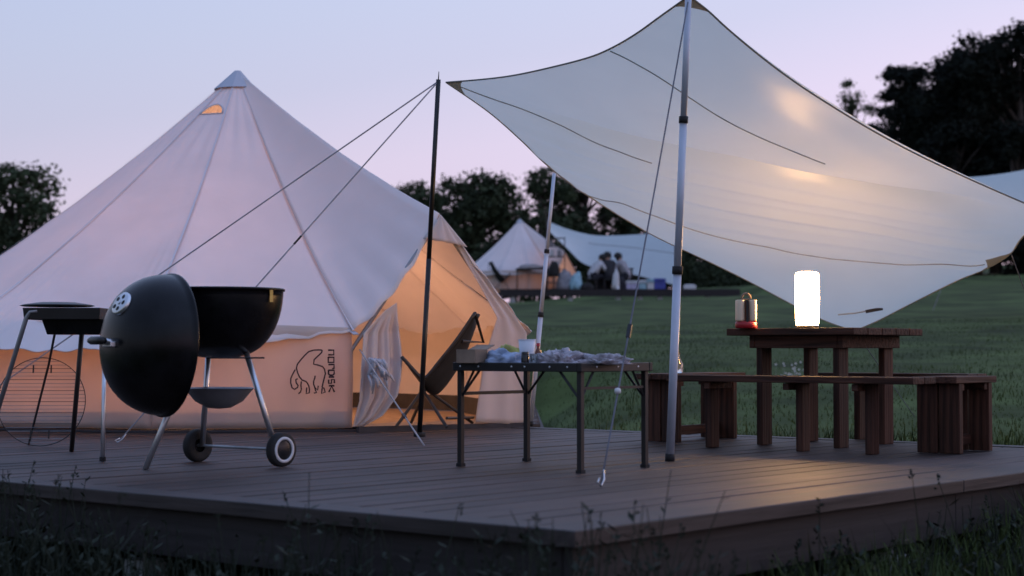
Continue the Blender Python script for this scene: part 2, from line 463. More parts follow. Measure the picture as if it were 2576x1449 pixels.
# ------------------------------------------------------------------ bell tent
def bell_tent(name, C, RE, APEX, door_a, label, wall_r, detail=True, scale=1.0, pk=None, group=None, right_f=1.0, e1=None):
    """12-panel bell tent with an A-frame door; C centre on the floor. door_a = angle of the door panel's middle"""
    root = thing(name, C, label, 'tent', group)
    NP = 12; st = 2 * math.pi / NP
    a0 = door_a - st / 2
    ang = [a0 + st * k for k in range(NP)]       # panel k lies between ang[k], ang[k+1]; panel 0 is the door
    ap = C + Z * APEX
    def fw(a): return 1 - (1 - right_f) * ss(-.35, .75, math.cos(a)) * ss(-.62, .0, math.sin(a))      # the far right side is pitched closer
    def eave(a, z=0.52, r=None): return C + Vector((math.cos(a), math.sin(a), 0)) * (RE * fw(a) if r is None else r) + Z * z
    EC = [eave(a, 0.52 * scale) for a in ang]
    EC[0] = eave(ang[0], 0.60 * scale, RE * 0.90); EC[1] = e1 if e1 is not None else eave(ang[1], 0.60 * scale, RE * 0.97)
    PK = pk if pk is not None else eave(door_a, 1.33 * scale, RE * 0.885)
    def seam(E, t, sag=0.11 * scale):
        p = ap.lerp(E, t); return p - Z * (sag * 4 * t * (1 - t))
    def ridge(t): return ap.lerp(PK, t) - Z * (0.05 * scale * 4 * t * (1 - t))
    def wr(p, a): return p + Z * (a * (mnoise.noise(p * 3.1) + .5 * mnoise.noise(p * 9.0)))
    nu, nv = (20, 44) if detail else (6, 12)
    def panel(k):
        A, B = EC[k], EC[(k + 1) % NP]
        def fn(u, t):
            t = max(t, .012)
            p = seam(A, t).lerp(seam(B, t), u)
            w = 4 * u * (1 - u)
            cdir = (C + Z * p.z - p); cdir.z = 0
            p = p + cdir * (0.035 * w * t) - Z * (0.035 * scale * w * t * t * t)   # cloth hollows between the seams, hem scallops
            if detail:
                # tension folds running up from the corner tie-outs
                fu = min(u, 1 - u); f = ss(.55, 1, t) * math.exp(-((fu - .12) / .1) ** 2)
                p += Z * (0.010 * f * math.sin(fu * 90))
                f2 = ss(.80, 1, t) * w
                p += Z * (0.008 * f2 * math.sin(u * 38 + t * 25))
                f3 = math.exp(-((t - .22) / .12) ** 2) * .008
                calm = 1 - math.exp(-((t - .14) / .06) ** 2) if k == NP - 2 else 1
                p += Z * (f3 * 1.3 * w * calm * math.sin(u * 19 + k))
                p += Z * (.007 * ss(.3, .9, t) * w * mnoise.noise(Vector((u * 3 + k * 5, t * 14 + u * 6, k))))
                p = wr(p, 0.006 * calm)
            return p
        return fn
    vent_k = None
    panels = []
    for k in range(1, NP):
        fn = panel(k)
        skip = None
        if detail and k == NP - 2:
            # a half-round vent hole high on the front panel
            def skip(u, t):
                return ((u - .47) / .42) ** 2 + ((.152 - t) / .031) ** 2 < 1 and t < .152
            vent_k = k
        o = MB().grid(fn, nu * (5 if skip else 1), nv * (9 if skip else 1), skip).build('roof_panel', M_roof, root, smooth=True, solid=.004)
        panels.append(fn)
    # the two panels that run from the ridge to the door's foot corners
    def side(E, sgn):
        def fn(u, t):
            p = ridge(t).lerp(seam(E, t, .09 * scale), u)
            w = 4 * u * (1 - u)
            p = p - Z * (0.06 * scale * w * t) + (C + Z * p.z - p) * (0.05 * w * t * (1 - ss(.7, 1, t))) + Vector((.03, -.02, 0)) * (w * ss(.7, 1, t) * scale)
            if detail:
                f2 = ss(.72, 1, t); p += Z * (0.012 * f2 * math.sin(u * 26 + 2)) ; p = wr(p, .004)
            return p
        return fn
    fL, fR = side(EC[0], 1), side(EC[1], -1)
    MB().grid(fL, nu, nv).build('roof_panel', M_roof, root, smooth=True, solid=.004)
    MB().grid(fR, nu, nv).build('roof_panel', M_roof, root, smooth=True, solid=.004)
    # seams
    cent = C + Z * .4
    for k in range(NP):
        pts = [seam(EC[k], t) for t in [i / 30 for i in range(1, 31)]]
        nrm = lambda p: ((p - ap).cross(Vector((-(p - C).y, (p - C).x, 0)))).normalized() * -1
        pts = [p + nrm(p) * (0.009 if nrm(p).z > 0 else -0.009) for p in pts]
        if detail: strip(MB(), pts, 0.013, nrm).build('seam_tape', M_seam, root, smooth=True)
    # apex cap
    m = MB()
    rows = []
    for t in (0.0, .03, .062):
        for k in range(NP + 1):
            kk = k % NP
            E = EC[kk] if kk > 1 else (EC[kk])
            p = seam(E, max(t, .004)); d = p - ap; d.z = 0
            rows.append(p + (d.normalized() * .012 if d.length > 0 else Vector()) + Z * .014)
    n1 = NP + 1
    m.v = rows; m.f = [[j * n1 + k, j * n1 + k + 1, (j + 1) * n1 + k + 1, (j + 1) * n1 + k] for j in range(2) for k in range(NP)]
    m.build('apex_cap', M_cap, root, smooth=False, solid=.004)
    # walls
    wb = [C + Vector((math.cos(a), math.sin(a), 0)) * (wall_r * (fw(a) if fw(a) == 1 else fw(a) * 1.02)) + Z * .02 for a in ang]
    wb[0] = C + Vector((math.cos(ang[0]), math.sin(ang[0]), 0)) * (wall_r * 1.04) + Z * .02
    wb[1] = C + Vector((math.cos(ang[1]), math.sin(ang[1]), 0)) * (wall_r * 1.09) + Z * .02
    wt = [C + Vector((math.cos(a), math.sin(a), 0)) * (wall_r * 1.015 * (fw(a) if fw(a) == 1 else fw(a) * 1.02)) + Z * (.66 * scale) for a in ang]
    wt[0] = EC[0].lerp(wt[0], .35); wt[1] = EC[1].lerp(wt[1], .3)
    wfn = {}
    for k in range(1, NP):
        A, B, D, E = wt[k], wt[(k + 1) % NP], wb[k], wb[(k + 1) % NP]
        def fn(u, t, A=A, B=B, D=D, E=E, k=k):
            p = A.lerp(B, u).lerp(D.lerp(E, u), t)
            nrm = (p - C); nrm.z = 0; nrm.normalize()
            if detail:
                p = p + nrm * (0.018 * math.sin(t * 3.14) + .010 * mnoise.noise(Vector((u * 7, t * 2, k * 3.3))) + .022 * ss(.8, 1, t) * mnoise.noise(Vector((u * 9, 4.0, k))))
            return p
        wfn[k] = fn
        MB().grid(fn, nu, 14).build('wall_panel', M_wall, root, smooth=True, solid=.003)
    # mud flap round the foot
    m = MB(); 
    ring = []
    for k in range(1, NP + 1):
        a = ang[k % NP]
        for r_, z_ in ((wall_r * .985, .09), (wall_r * 1.012, .05), (wall_r * 1.025, .006)):
            ring.append(C + Vector((math.cos(a), math.sin(a), 0)) * r_ + Z * z_)
    # groundsheet
    m = MB()
    q = [C.lerp(p, 1.035) for p in wb]
    for p in q: p.z = 0
    m.add([p + Z * .012 for p in q] + [p + Z * .001 for p in q], [list(range(NP)), [NP + i for i in range(NP)][::-1]] + [[i, (i + 1) % NP, NP + (i + 1) % NP, NP + i] for i in range(NP)])
    m.build('groundsheet', M_gsheet, root)
    m = MB(); m.add([Vector((p.x, p.y, .016)) for p in [C.lerp(w_, .97) for w_ in wb]], [list(range(NP))]); m.build('floor_mat', M_floor, root)
    if detail:
        m = MB()
        for k in range(1, NP):
            a, b = wb[k], wb[(k + 1) % NP]; q = [a.lerp(C, .03), b.lerp(C, .03)]
            m.add([q[0], q[1], q[1] + Z * .12, q[0] + Z * .12], [[0, 1, 2, 3]])
        m.build('bathtub_liner', M_gsheet, root, solid=.003)
    return dict(root=root, ang=ang, EC=EC, PK=PK, wt=wt, wb=wb, panel=panel, wfn=wfn, fL=fL, fR=fR, seam=seam, ap=ap, C=C)

TC = Vector((-1.99, 12.34, 0))
DOOR_A = R(-48.5)
PKP = at(1104, 541, 10.62)
T = bell_tent('bell_tent', TC, 2.58, 2.505, DOOR_A, 'large cream canvas bell tent with open door and glowing walls on the deck', 2.22, True, 1.0, PKP, 'canvas bell tents', .80, at(1336, 836, 10.95))
root = T['root']
# door gable: cloth under the peak, leaving an A-shaped opening
EL_, ER_ = T['EC'][0], T['EC'][1]
wbL, wbR = T['wb'][0], T['wb'][1]
PK = T['PK']
gm = lambda a, b, t: a.lerp(b, t)
dn = (wbR - wbL).cross(Z).normalized()          # outward door normal
if dn.y > 0: dn = -dn
m = MB()
def gable(u, t):
    a, b = gm(PK, EL_, .21), gm(PK, ER_, .27)
    p = PK.lerp(gm(a, b, u), t) + dn * (.02 + .035 * 4 * u * (1 - u) * t)
    return p + dn * .014 * math.sin(u * 21) * t
MB().grid(gable, 14, 8).build('door_gable', M_flap, root, smooth=True, solid=.004)
# left door flap: from the gable down the left pole, tied back in a bundle
def flapL(u, t):
    def run(K):
        for (t0, q0), (t1, q1) in zip(K[:-1], K[1:]):
            if t <= t1 + 1e-9: return at(*q0).lerp(at(*q1), ss(0, 1, (t - t0) / (t1 - t0)) * .5 + .5 * (t - t0) / (t1 - t0))
        return at(*K[-1][1])
    a = run([(0, (968, 782, 10.30)), (.22, (912, 840, 10.19)), (.50, (904, 928, 10.13)), (.75, (902, 1010, 10.14)), (1, (888, 1074, 10.14))])
    b = run([(0, (998, 762, 10.36)), (.25, (1000, 832, 10.40)), (.45, (1008, 905, 10.36)), (.60, (1006, 950, 10.29)), (.72, (1000, 995, 10.25)), (.88, (965, 1045, 10.22)), (1, (912, 1074, 10.2))])
    p = a.lerp(b, u)
    amp = .034 * math.sin(math.pi * min(1, max(0, (t - .1) / .9))) ** .6 if t > .1 else 0
    return p + dn * amp * (math.sin(u * 21 + 2.5 * t) + .4 * math.sin(u * 47 + 5 * t)) * (0.5 + .6 * u)
MB().grid(flapL, 56, 44).build('door_flap', M_flap, root, smooth=True, solid=.004)
# tie and the gathered knot of the left flap
m = MB(); kc = at(945, 925, 10.13)
for i in range(26):
    a = rnd.uniform(-1.2, 1.2); q = kc + Vector((rnd.uniform(-.045, .05), rnd.uniform(-.03, .03), rnd.uniform(-.07, .06)))
    e = q + Vector((math.sin(a) * .05 + .02, rnd.uniform(-.03, .02), -.05 - .05 * rnd.random()))
    m.tube([q, q.lerp(e, .5) + Vector((.008, -.012, .006)), e], [.008, .010, .004], 6)
m.build('flap_knot', M_trim, root, smooth=True)
# right door flap: narrow rolled band from the peak to the right corner and down to the floor
def flapR(u, t):
    top = gm(PK, ER_, .24); corner = at(1322, 838, 10.92); foot = at(1318, 1068, 10.9)
    if t < .6: a = top.lerp(corner, t / .6)
    else: a = corner.lerp(foot, (t - .6) / .4)
    it = top + (EL_ - ER_) * .03
    i1, i2, i3 = at(1248, 800, 10.75), at(1215, 905, 10.7), at(1196, 1062, 10.62)
    if t < .5: b = it.lerp(i1, t / .5)
    elif t < .72: b = i1.lerp(i2, (t - .5) / .22)
    else: b = i2.lerp(i3, (t - .72) / .28)
    p = a.lerp(b, u)
    return p + dn * (.013 * ss(.08, .3, t) * math.sin(u * 13 + t * 3))
MB().grid(flapR, 30, 40).build('door_flap', M_flap, root, smooth=True, solid=.004)
# poles of the A-frame and the centre pole
MB().tube([PK - Z * .03, EL_.lerp(wbL, .2) - dn * .02, wbL - dn * .03], .013, 8).build('door_pole', M_greyalu, root)
MB().tube([PK - Z * .03, ER_.lerp(wbR, .2) - dn * .02, wbR - dn * .03], .013, 8).build('door_pole', M_greyalu, root)
MB().tube([TC + Z * .02, TC + Z * 2.47], .019, 10).build('centre_pole', M_greyalu, root)
# sill strip at the door
m = MB(); m.bar(at(900, 1084, 10.1) + Z * .0, at(1322, 1073, 10.9), .03, .05); m.build('door_sill', M_gsheet, root)
m = MB()
def sillm(u, t):
    p = wbL.lerp(wbR, u); q = p - dn * .45
    r_ = p.lerp(q, t) ; r_.z = .022 + .012 * mnoise.noise(r_ * 6) ; return r_
m.grid(sillm, 20, 6).build('entrance_mat', M_mat, root, smooth=True)
# vent hood
fnv = T['panel'](10)
def vp(u, t, off):
    p = fnv(u, t); du = fnv(u + .01, t) - fnv(u - .01, t); dt = fnv(u, t + .005) - fnv(u, t - .005)
    n = du.cross(dt).normalized(); n = n if n.z > 0 else -n
    return p + n * off
arc = [(.47 + .43 * math.cos(a), .152 - .032 * math.sin(a)) for a in [math.pi * i / 14 for i in range(15)]]
m = MB(); m.tube([vp(u, t, .006) for u, t in arc], .0065, 6); m.build('vent_rim', M_trim, root, smooth=True)
m = MB(); m.tube([vp(.47 + .43 * k / 10, .1525, .004) for k in range(-10, 11)], .005, 6); m.build('vent_sill', M_trim, root, smooth=True)
# tie-out tabs and short guys at the eave corners
for k in (11, 10, 0):
    E = T['EC'][k]; d = (E - TC); d.z = 0; d.normalize()
    m = MB(); m.bar(E - d * .02, E + d * .05 - Z * .02, .035, .006); m.build('tie_tab', M_trim, root)
# printed bear and letters on the wall panel left of the door
wf = T['wfn'][11]
pa, pb, pc = wf(0.02, .5), wf(.98, .5), wf(.5, .02)
wn = (pb - pa).cross(wf(.5, .95) - pc).normalized()
if wn.y > 0: wn = -wn
def onwall(x, y):
    u, v = (x / 7.246 + 780) * .8944, (y / 7.246 + 940) * .8944
    d = ray(u, v); o = Vector((0, 0, CZ)); q = pa + wn * .046
    return o + d * ((q - o).dot(wn) / d.dot(wn))
BEAR = [
 [(915,325),(840,320),(740,325),(640,355),(560,430),(480,520),(410,610),(388,690),(415,790),(450,870),(505,935),(575,960),(605,985),(640,1050),(655,1120),(650,1195),(590,1210),(595,1140),(602,1085)],
 [(365,720),(310,820),(275,900),(272,990),(300,1090),(350,1125),(410,1085),(425,1050),(385,990),(375,930),(415,905)],
 [(490,960),(480,1040),(490,1120),(470,1180),(430,1215)],
 [(915,325),(905,370),(860,415),(790,480),(750,520),(740,610),(830,630),(920,660),(960,710),(980,800),(955,900),(930,1000),(912,1080),(950,1100),(975,1180),(900,1210),(915,1100)],
 [(770,845),(765,890),(740,960),(740,1020),(765,1090),(780,1150),(800,1190),(745,1200)],
 [(770,1090),(820,1140),(835,1050)]]
m = MB()
for pl in BEAR: strip(m, [onwall(*p) for p in pl], .0085, wn)
m.build('bear_print', M_ink, root)
LET = [('n', 325, 420, [[(0,0),(0,1),(1,1),(1,0)]]), ('o', 470, 575, [[(0,0),(0,1),(1,1),(1,0),(0,0),(0,.3)]]), ('r', 618, 700, [[(0,0),(0,1),(1,1),(1,.66)]]),
       ('d', 735, 835, [[(0,0),(0,1),(.75,1),(1,.75),(1,.25),(.75,0),(0,0),(0,.3)]]), ('i', 872, 873, [[(0,0),(0,1)]]), ('s', 925, 1000, [[(1,1),(0,1),(0,.5),(1,.5),(1,0),(0,0)]]), ('k', 1050, 1180, [[(0,0),(0,1)], [(1,1),(.08,.5),(1,0)]])]
for ch, y0, y1, sts in LET:
    m = MB()
    for stt in sts: strip(m, [onwall(1035 + 115 * b + (y0 - 325) * .02, y0 + (y1 - y0) * a) for a, b in stt], .0105, wn)
    m.build('printed_letter', M_ink, root)
# lamp light inside the tent
def tlamp(p, e, r=.12, col=(1.0, .53, .28)):
    ld = bpy.data.lights.new('tent_lamp_light', 'POINT'); ld.energy = e; ld.shadow_soft_size = r; ld.color = col
    lo = bpy.data.objects.new('tent_lamp_light', ld); COL.objects.link(lo); lo.location = p
    return lo
tlamp((TC.x - .25, TC.y - .6, .60), 66)

# ------------------------------------------------------------------ camp chair in the door
def sling_chair(name, P, label, cat, group=None):
    """P maps (u, v, Y) picture points of the side view to space"""
    base = P(1080, 1058, 10.5); base.z = .02
    r = thing(name, base, label, cat, group)
    near = [P(1195, 787, 10.32), P(1150, 853, 10.30), P(1107, 907, 10.28), P(1070, 950, 10.27), P(1050, 942, 10.26), P(1010, 897, 10.25)]
    far = [P(1205, 790, 10.72), P(1166, 862, 10.74), P(1124, 915, 10.74), P(1086, 955, 10.74), P(1060, 950, 10.74), P(1018, 905, 10.74)]
    def cv(pts, t):
        x = t * (len(pts) - 1); k = min(len(pts) - 2, int(x)); f = x - k
        p0, p1, p2, p3 = pts[max(k - 1, 0)], pts[k], pts[k + 1], pts[min(k + 2, len(pts) - 1)]
        return 0.5 * ((2 * p1) + (p2 - p0) * f + (2 * p0 - 5 * p1 + 4 * p2 - p3) * f * f + (3 * p1 - p0 - 3 * p2 + p3) * f ** 3)
    def fn(u, t):
        p = cv(near, t).lerp(cv(far, t), u)
        w = 4 * u * (1 - u)
        sag = .11 * math.sin(math.pi * min(1, max(0, t * 1.02))) ** .8
        return p + (Vector((.45, 0, -1)).normalized()) * sag * w
    MB().grid(fn, 14, 26).build('sling_seat', M_chairfab, r, smooth=True, solid=.012)
    MB().tube([cv(near, i / 20) for i in range(21)], .011, 7).build('side_rail', M_chairframe, r, smooth=True)
    MB().tube([cv(far, i / 20) for i in range(21)], .011, 7).build('side_rail', M_chairframe, r, smooth=True)
    hub = P(1066, 980, 10.45)
    MB().tube([hub + Vector((0, -.16, 0)), hub + Vector((0, .24, 0))], .017, 8).build('hub', M_chairframe, r)
    for foot, k in ((P(996, 1050, 10.2), -.14), (P(1034, 1050, 10.75), .2), (P(1124, 1052, 10.15), -.12), (P(1190, 1046, 10.7), .2)):
        h = hub + Vector((0, k, 0))
        f2 = foot.copy(); f2.z = .03
        MB().tube([h, h.lerp(f2, .92), f2], .010, 7).build('leg', M_chairframe, r)
    MB().tube([P(1124, 1052, 10.15), P(1190, 1050, 10.7)], .009, 7).build('foot_rail', M_chairframe, r)
    MB().tube([near[0], P(1216, 861, 10.5), P(1162, 858, 10.34)], .010, 7).build('back_brace', M_chairframe, r)
    return r
chair = sling_chair('camp_chair', at, 'black low sling camp chair inside the open door of the big tent', 'chair', 'low sling chairs')

# ------------------------------------------------------------------ tarp over the table
TT, TLc, TB, TR = at(1733, -10, 7.45), at(1122, 207, 9.5), at(2150, 832, 10.6), at(2665, 548, 9.25)
def poly(px, Y0, Y1):
    """polyline of picture points, depth running from Y0 to Y1 with its length"""
    d = [0]
    for a, b in zip(px[:-1], px[1:]): d.append(d[-1] + math.hypot(b[0] - a[0], b[1] - a[1]))
    P = [at(u, v, lerp(Y0, Y1, k / d[-1])) for (u, v), k in zip(px, d)]
    tt = [k / d[-1] for k in d]
    def f(t):
        for i in range(len(tt) - 1):
            if t <= tt[i + 1] + 1e-9:
                fr = (t - tt[i]) / (tt[i + 1] - tt[i])
                p0, p1, p2, p3 = P[max(i - 1, 0)], P[i], P[i + 1], P[min(i + 2, len(P) - 1)]
                return 0.5 * ((2 * p1) + (p2 - p0) * fr + (2 * p0 - 5 * p1 + 4 * p2 - p3) * fr * fr + (3 * p1 - p0 - 3 * p2 + p3) * fr ** 3)
        return P[-1]
    return f
eLT = poly([(1122, 207), (1210, 200), (1290, 190), (1380, 171), (1480, 145), (1540, 120), (1600, 85), (1660, 42), (1733, -10)], 9.5, 7.45)
eLB = poly([(1122, 207), (1230, 282), (1310, 352), (1370, 410), (1430, 458), (1500, 506), (1640, 590), (1800, 666), (1900, 716), (2060, 800), (2150, 832)], 9.5, 10.6)
eTR = poly([(1733, -10), (1780, 26), (1830, 72), (1900, 131), (1970, 185), (2050, 240), (2180, 320), (2300, 385), (2420, 442), (2540, 495), (2665, 548)], 7.45, 9.25)
eBR = poly([(2150, 832), (2210, 806), (2280, 770), (2400, 710), (2480, 676), (2540, 640), (2580, 590), (2665, 548)], 10.6, 9.25)
def tarp_raw(s, t):
    # s: L->T and B->R ; t: L->B and T->R
    c = (eLT(s) * (1 - t) + eBR(s) * t) + (eLB(t) * (1 - s) + eTR(t) * s) - (TLc * (1 - s) * (1 - t) + TT * s * (1 - t) + TB * (1 - s) * t + TR * s * t)
    return c
def tarp(s, t):
    p = tarp_raw(s, t)
    w = 16 * s * (1 - s) * t * (1 - t)
    d = s - t
    # the diagonal panel is pulled tight as a soft ridge; fine folds run along it
    p = p + Z * (0.12 * w - 0.34 * abs(d) * w)
    fold = math.exp(-((d + .20) / .20) ** 2) * ss(.08, .4, s + t) * ss(1.95, 1.5, s + t)
    crease = math.exp(-((d + .0) / .034) ** 2) * ss(.1, .6, s + t) * ss(1.9, 1.5, s + t)
    ph = .9 * mnoise.noise(Vector((d * 5, (s + t) * 1.1, 2)))
    p += Z * (fold * (.0045 * math.sin(d * 112 + 2 * ph) + .005 * math.sin(d * 61 + 3 * ph) + .008 * ph) + .074 * crease)
    p += Z * (.03 * math.exp(-((s - .95) / .06) ** 2) * math.sin(math.pi * t))
    p += Z * .010 * mnoise.noise(Vector((s * 4, t * 4, 9))) * w
    return p
tr_ = thing('tarp', at(1685, 1160, 7.5), 'large cream tarp slung over the picnic table between two poles', 'tarp', 'tarps')
MB().grid(tarp, 190, 190).build('canopy', M_tarp, tr_, smooth=True)
def tnorm(s, t):
    n = (tarp(min(1, s + .01), t) - tarp(max(0, s - .01), t)).cross(tarp(s, min(1, t + .01)) - tarp(s, max(0, t - .01))).normalized()
    c = tarp(s, t) - Vector((0, 0, CZ))
    return n if n.dot(c) < 0 else -n
def pix(p):
    d = p - Vector((0, 0, CZ)); f_ = d.dot(_fw); return (U0 + F * d.x / f_, V0 - F * d.dot(_up) / f_)
tgrid = [(i / 80, j / 80, pix(tarp(i / 80, j / 80))) for i in range(81) for j in range(81)]
def tlocate(u, v):
    # which spot of the cloth shows at this picture point
    s0, t0, _ = min(tgrid, key=lambda g: (g[2][0] - u) ** 2 + (g[2][1] - v) ** 2); st_ = 1 / 160
    for k in range(3):
        s0, t0 = min(((min(1, max(0, s0 + a * st_)), min(1, max(0, t0 + b * st_))) for a in (-1, 0, 1) for b in (-1, 0, 1)), key=lambda q: sum((x - y) ** 2 for x, y in zip(pix(tarp(*q)), (u, v))))
        st_ /= 2
    return s0, t0
def tline(px):
    k = [tlocate(*p) for p in px]; o = []
    for i in range(len(k) - 1):
        p0, p1, p2, p3 = [Vector((*k[min(max(j, 0), len(k) - 1)], 0)) for j in (i - 1, i, i + 1, i + 2)]
        for j in range(8):
            f_ = j / 8; q = 0.5 * ((2 * p1) + (p2 - p0) * f_ + (2 * p0 - 5 * p1 + 4 * p2 - p3) * f_ * f_ + (3 * p1 - p0 - 3 * p2 + p3) * f_ ** 3); o.append((min(1, max(0, q.x)), min(1, max(0, q.y))))
    return o + [k[-1]]
for ln in (tline([(1146, 213), (1290, 265), (1480, 350), (1560, 382), (1640, 410)]), tline([(1535, 128), (1600, 160), (1690, 215), (1870, 325), (1980, 374), (2075, 412)]), tline([(1478, 492), (1560, 508), (1640, 540), (1760, 582), (1900, 615), (2050, 644), (2200, 659), (2350, 664), (2478, 664)])):
    MB().tube([tarp(s, t) + tnorm(s, t) * .003 for s, t in ln], .0033, 5).build('seam', M_tarpline, tr_, smooth=True)
for e in (eLT, eLB, eTR, eBR):
    n = 60
    MB().tube([e(i / n) for i in range(n + 1)], .0045, 6).build('hem', M_hem, tr_, smooth=True)
# corner patches, a little proud of the cloth on the seen side
def patch(tri, n=6):
    m = MB()
    def fn(a, b):
        s = tri[0][0] + (tri[1][0] - tri[0][0]) * a * (1 - b * .999) + (tri[2][0] - tri[0][0]) * b
        t = tri[0][1] + (tri[1][1] - tri[0][1]) * a * (1 - b * .999) + (tri[2][1] - tri[0][1]) * b
        s, t = min(1, max(0, s)), min(1, max(0, t))
        return tarp(s, t) + tnorm(min(.98, max(.02, s)), min(.98, max(.02, t))) * .005
    m.grid(fn, n, n).build('corner_patch', M_tarppatch, tr_, smooth=True)
patch(((0, 0), (.07, 0), (0, .06)))
patch(((1, 0), (.93, 0), (1, .06)))
patch(((.62, 1), (.76, 1), (.66, .965)))
# rope tail hanging from the low corner
m = MB(); q = [at(2108, 792, 10.3), at(2150, 788, 10.3), at(2185, 782, 10.3)]
m.tube(q, .004, 5); m.build('cord', M_tarpline, tr_)
m = MB(); m.bar(at(2178, 784, 10.29), at(2220, 776, 10.29), .014, .02); m.build('toggle', M_blackmat, tr_)

# ------------------------------------------------------------------ tarp poles
def pole(name, foot, top, segs, label, spike=True, group='tarp poles', n=14):
    r = thing(name, foot, label, 'pole', group)
    foot, top = Vector(foot), Vector(top)
    for (a, b, rad, mat, nm_) in segs:
        MB().tube([foot.lerp(top, a), foot.lerp(top, b)], rad, n).build(nm_, mat, r, smooth=True)
    if spike: MB().tube([top, top + (top - foot).normalized() * .045], [.004, .002], 6).build('spike', M_blackmat, r)
    return r
SP_f, SP_t = gr(1685, 1160), at(1732, -14, 7.45)
fz = lambda v: (1160 - v) / 1174
pole('tarp_pole', SP_f, SP_t, [(0.0, .016, .021, M_rubber, 'rubber_foot'), (.016, fz(688), .0185, M_polesilver, 'lower_tube'), (fz(690), fz(670), .0235, M_rubber, 'clamp'), (fz(670), fz(310), .0165, M_polesilver, 'middle_tube'), (fz(310), fz(293), .0205, M_rubber, 'clamp'), (fz(293), 1.0, .0145, M_polesilver, 'upper_tube')],
     'tall silver telescopic pole in the middle holding up the near peak of the tarp')
BP_f, BP_t = gr(1055, 1098), at(1103, 200, 9.5)
pole('tarp_pole', BP_f, BP_t, [(0, .012, .034, M_rubber, 'foot_plate'), (.012, .5, .0145, M_blackpole, 'lower_tube'), (.5, 1, .0135, M_blackpole, 'upper_tube')], 'black pole before the big tent door holding the left corner of the tarp')
GP_t = at(1394, 436, 10.9); GP_f = at(1334, 1066, 10.9); GP_f.z = 0.003
gz_ = lambda v: (1066 - v) / 630
pole('tarp_pole', GP_f, GP_t, [(0, .02, .018, M_rubber, 'rubber_foot'), (.02, gz_(790), .0155, M_polesilver, 'lower_tube'), (gz_(795), gz_(783), .019, M_rubber, 'clamp'), (gz_(784), gz_(632), .0135, M_polesilver, 'middle_tube'), (gz_(636), gz_(626), .017, M_rubber, 'clamp'), (gz_(627), 1, .0115, M_polesilver, 'upper_tube')],
     'thin grey pole behind the folding table under the edge of the big tarp', spike=False)

# ------------------------------------------------------------------ guy lines
def guy(name, a, b, label, rad=.0042, slider=None, hook=True, mat=None, group='guy lines', sag=.02):
    r = thing(name, b, label, 'guy line', group)
    a, b = Vector(a), Vector(b)
    MB().tube([a.lerp(b, i / 12) - Z * sag * 4 * (i / 12) * (1 - i / 12) for i in range(13)], rad, 6).build('rope', mat or M_rope, r, smooth=True)
    if slider:
        p = a.lerp(b, slider) - Z * sag * 4 * slider * (1 - slider); d = (b - a).normalized()
        m = MB(); m.bar(p - d * .03, p + d * .03, .016, .010); m.build('slider', M_blackmat, r)
    if hook:
        d = (a - b).normalized()
        m = MB(); m.tube([b + d * .07, b + d * .03 + X * .008, b + Z * .005 + X * .003, b + Z * .014 - X * .012, b + d * .035 - X * .009], .0036, 6); m.build('hook', M_alu, r, smooth=True)
    return r
guy('guy_line', SP_t - Z * .02, gr(1511, 1224), 'long guy line from the silver pole down to a hook on the front boards', .0034, .72, sag=.01, mat=M_ropedark)
gl = COL.objects
m = MB(); p = SP_t.lerp(gr(1511, 1224), .836)
m.lathe([(0.001, -.012), (.010, -.009), (.013, 0), (.010, .009), (.001, .012)], p, n=10)
o = m.build('tensioner', M_whiteplastic, [q for q in bpy.data.objects if q.name == 'guy_line'][0], smooth=True)
guy('guy_line', BP_t - Z * .01, gr(-190, 1100), 'upper thin guy line from the black pole, running left past the grill lid', .0044, None, sag=.0)
guy('guy_line', BP_t - Z * .01, gr(295, 1115), 'lower thin guy line with a slider, running behind the kettle bowl', .0044, .455, sag=.0)
# tent door guy with its pale webbing
guy('guy_line', at(905, 880, 10.15), gr(1068, 1122), 'pale webbing strap pegged to the deck by the tent door', .0048, .72, hook=False, mat=M_ropelight, sag=.0)
gB = at(2300, 1010, 13.0); gB.z = ground_z(gB.x, gB.y)
guy('guy_line', TB, gB, 'short guy line tying the lowest tarp corner to the grass behind the table', .0032, None, sag=.0, mat=M_ropedark, hook=False)
gM = at(2700, 900, 12.0); gM.z = ground_z(gM.x, gM.y)
guy('guy_line', eBR(.74), gM, 'guy line at the patched right edge of the tarp, going to the grass', .0032, None, sag=.0, mat=M_ropedark, hook=False)

# ------------------------------------------------------------------ kettle grill
KC = Vector((-1.24, 7.25, 0))
KG = thing('kettle_grill', KC, 'black round kettle charcoal grill on wheels with its lid hung open', 'grill')
RZ, RR, BD = .742, .268, .29
prof = [(RR * math.cos(a) ** .72 if a < 1.57 else 0.001, RZ - BD * math.sin(a)) for a in [math.pi / 2 * i / 16 for i in range(17)]]
m = MB(); m.lathe([(RR * .975, RZ - .012), (RR * 1.0, RZ + .006), (RR * 1.025, RZ + .004), (RR * 1.025, RZ - .006)] + prof, KC, n=48)
m.lathe([(r_ * .985, z_ + .004) for r_, z_ in prof], KC, n=48)
m.build('bowl', M_enamel, KG, smooth=True)
m = MB(); pz = KC + Vector((math.cos(R(-30)) * (RR + .008), math.sin(R(-30)) * (RR + .008), RZ - .03)); m.abox(pz, .012, .010, .05); m.build('hanger_bracket', M_brass, KG)
W1, W2, L3 = gr(707, 1175), gr(497, 1162), gr(365, 1181)
wax = (W1 - W2).normalized()
WRD = .072
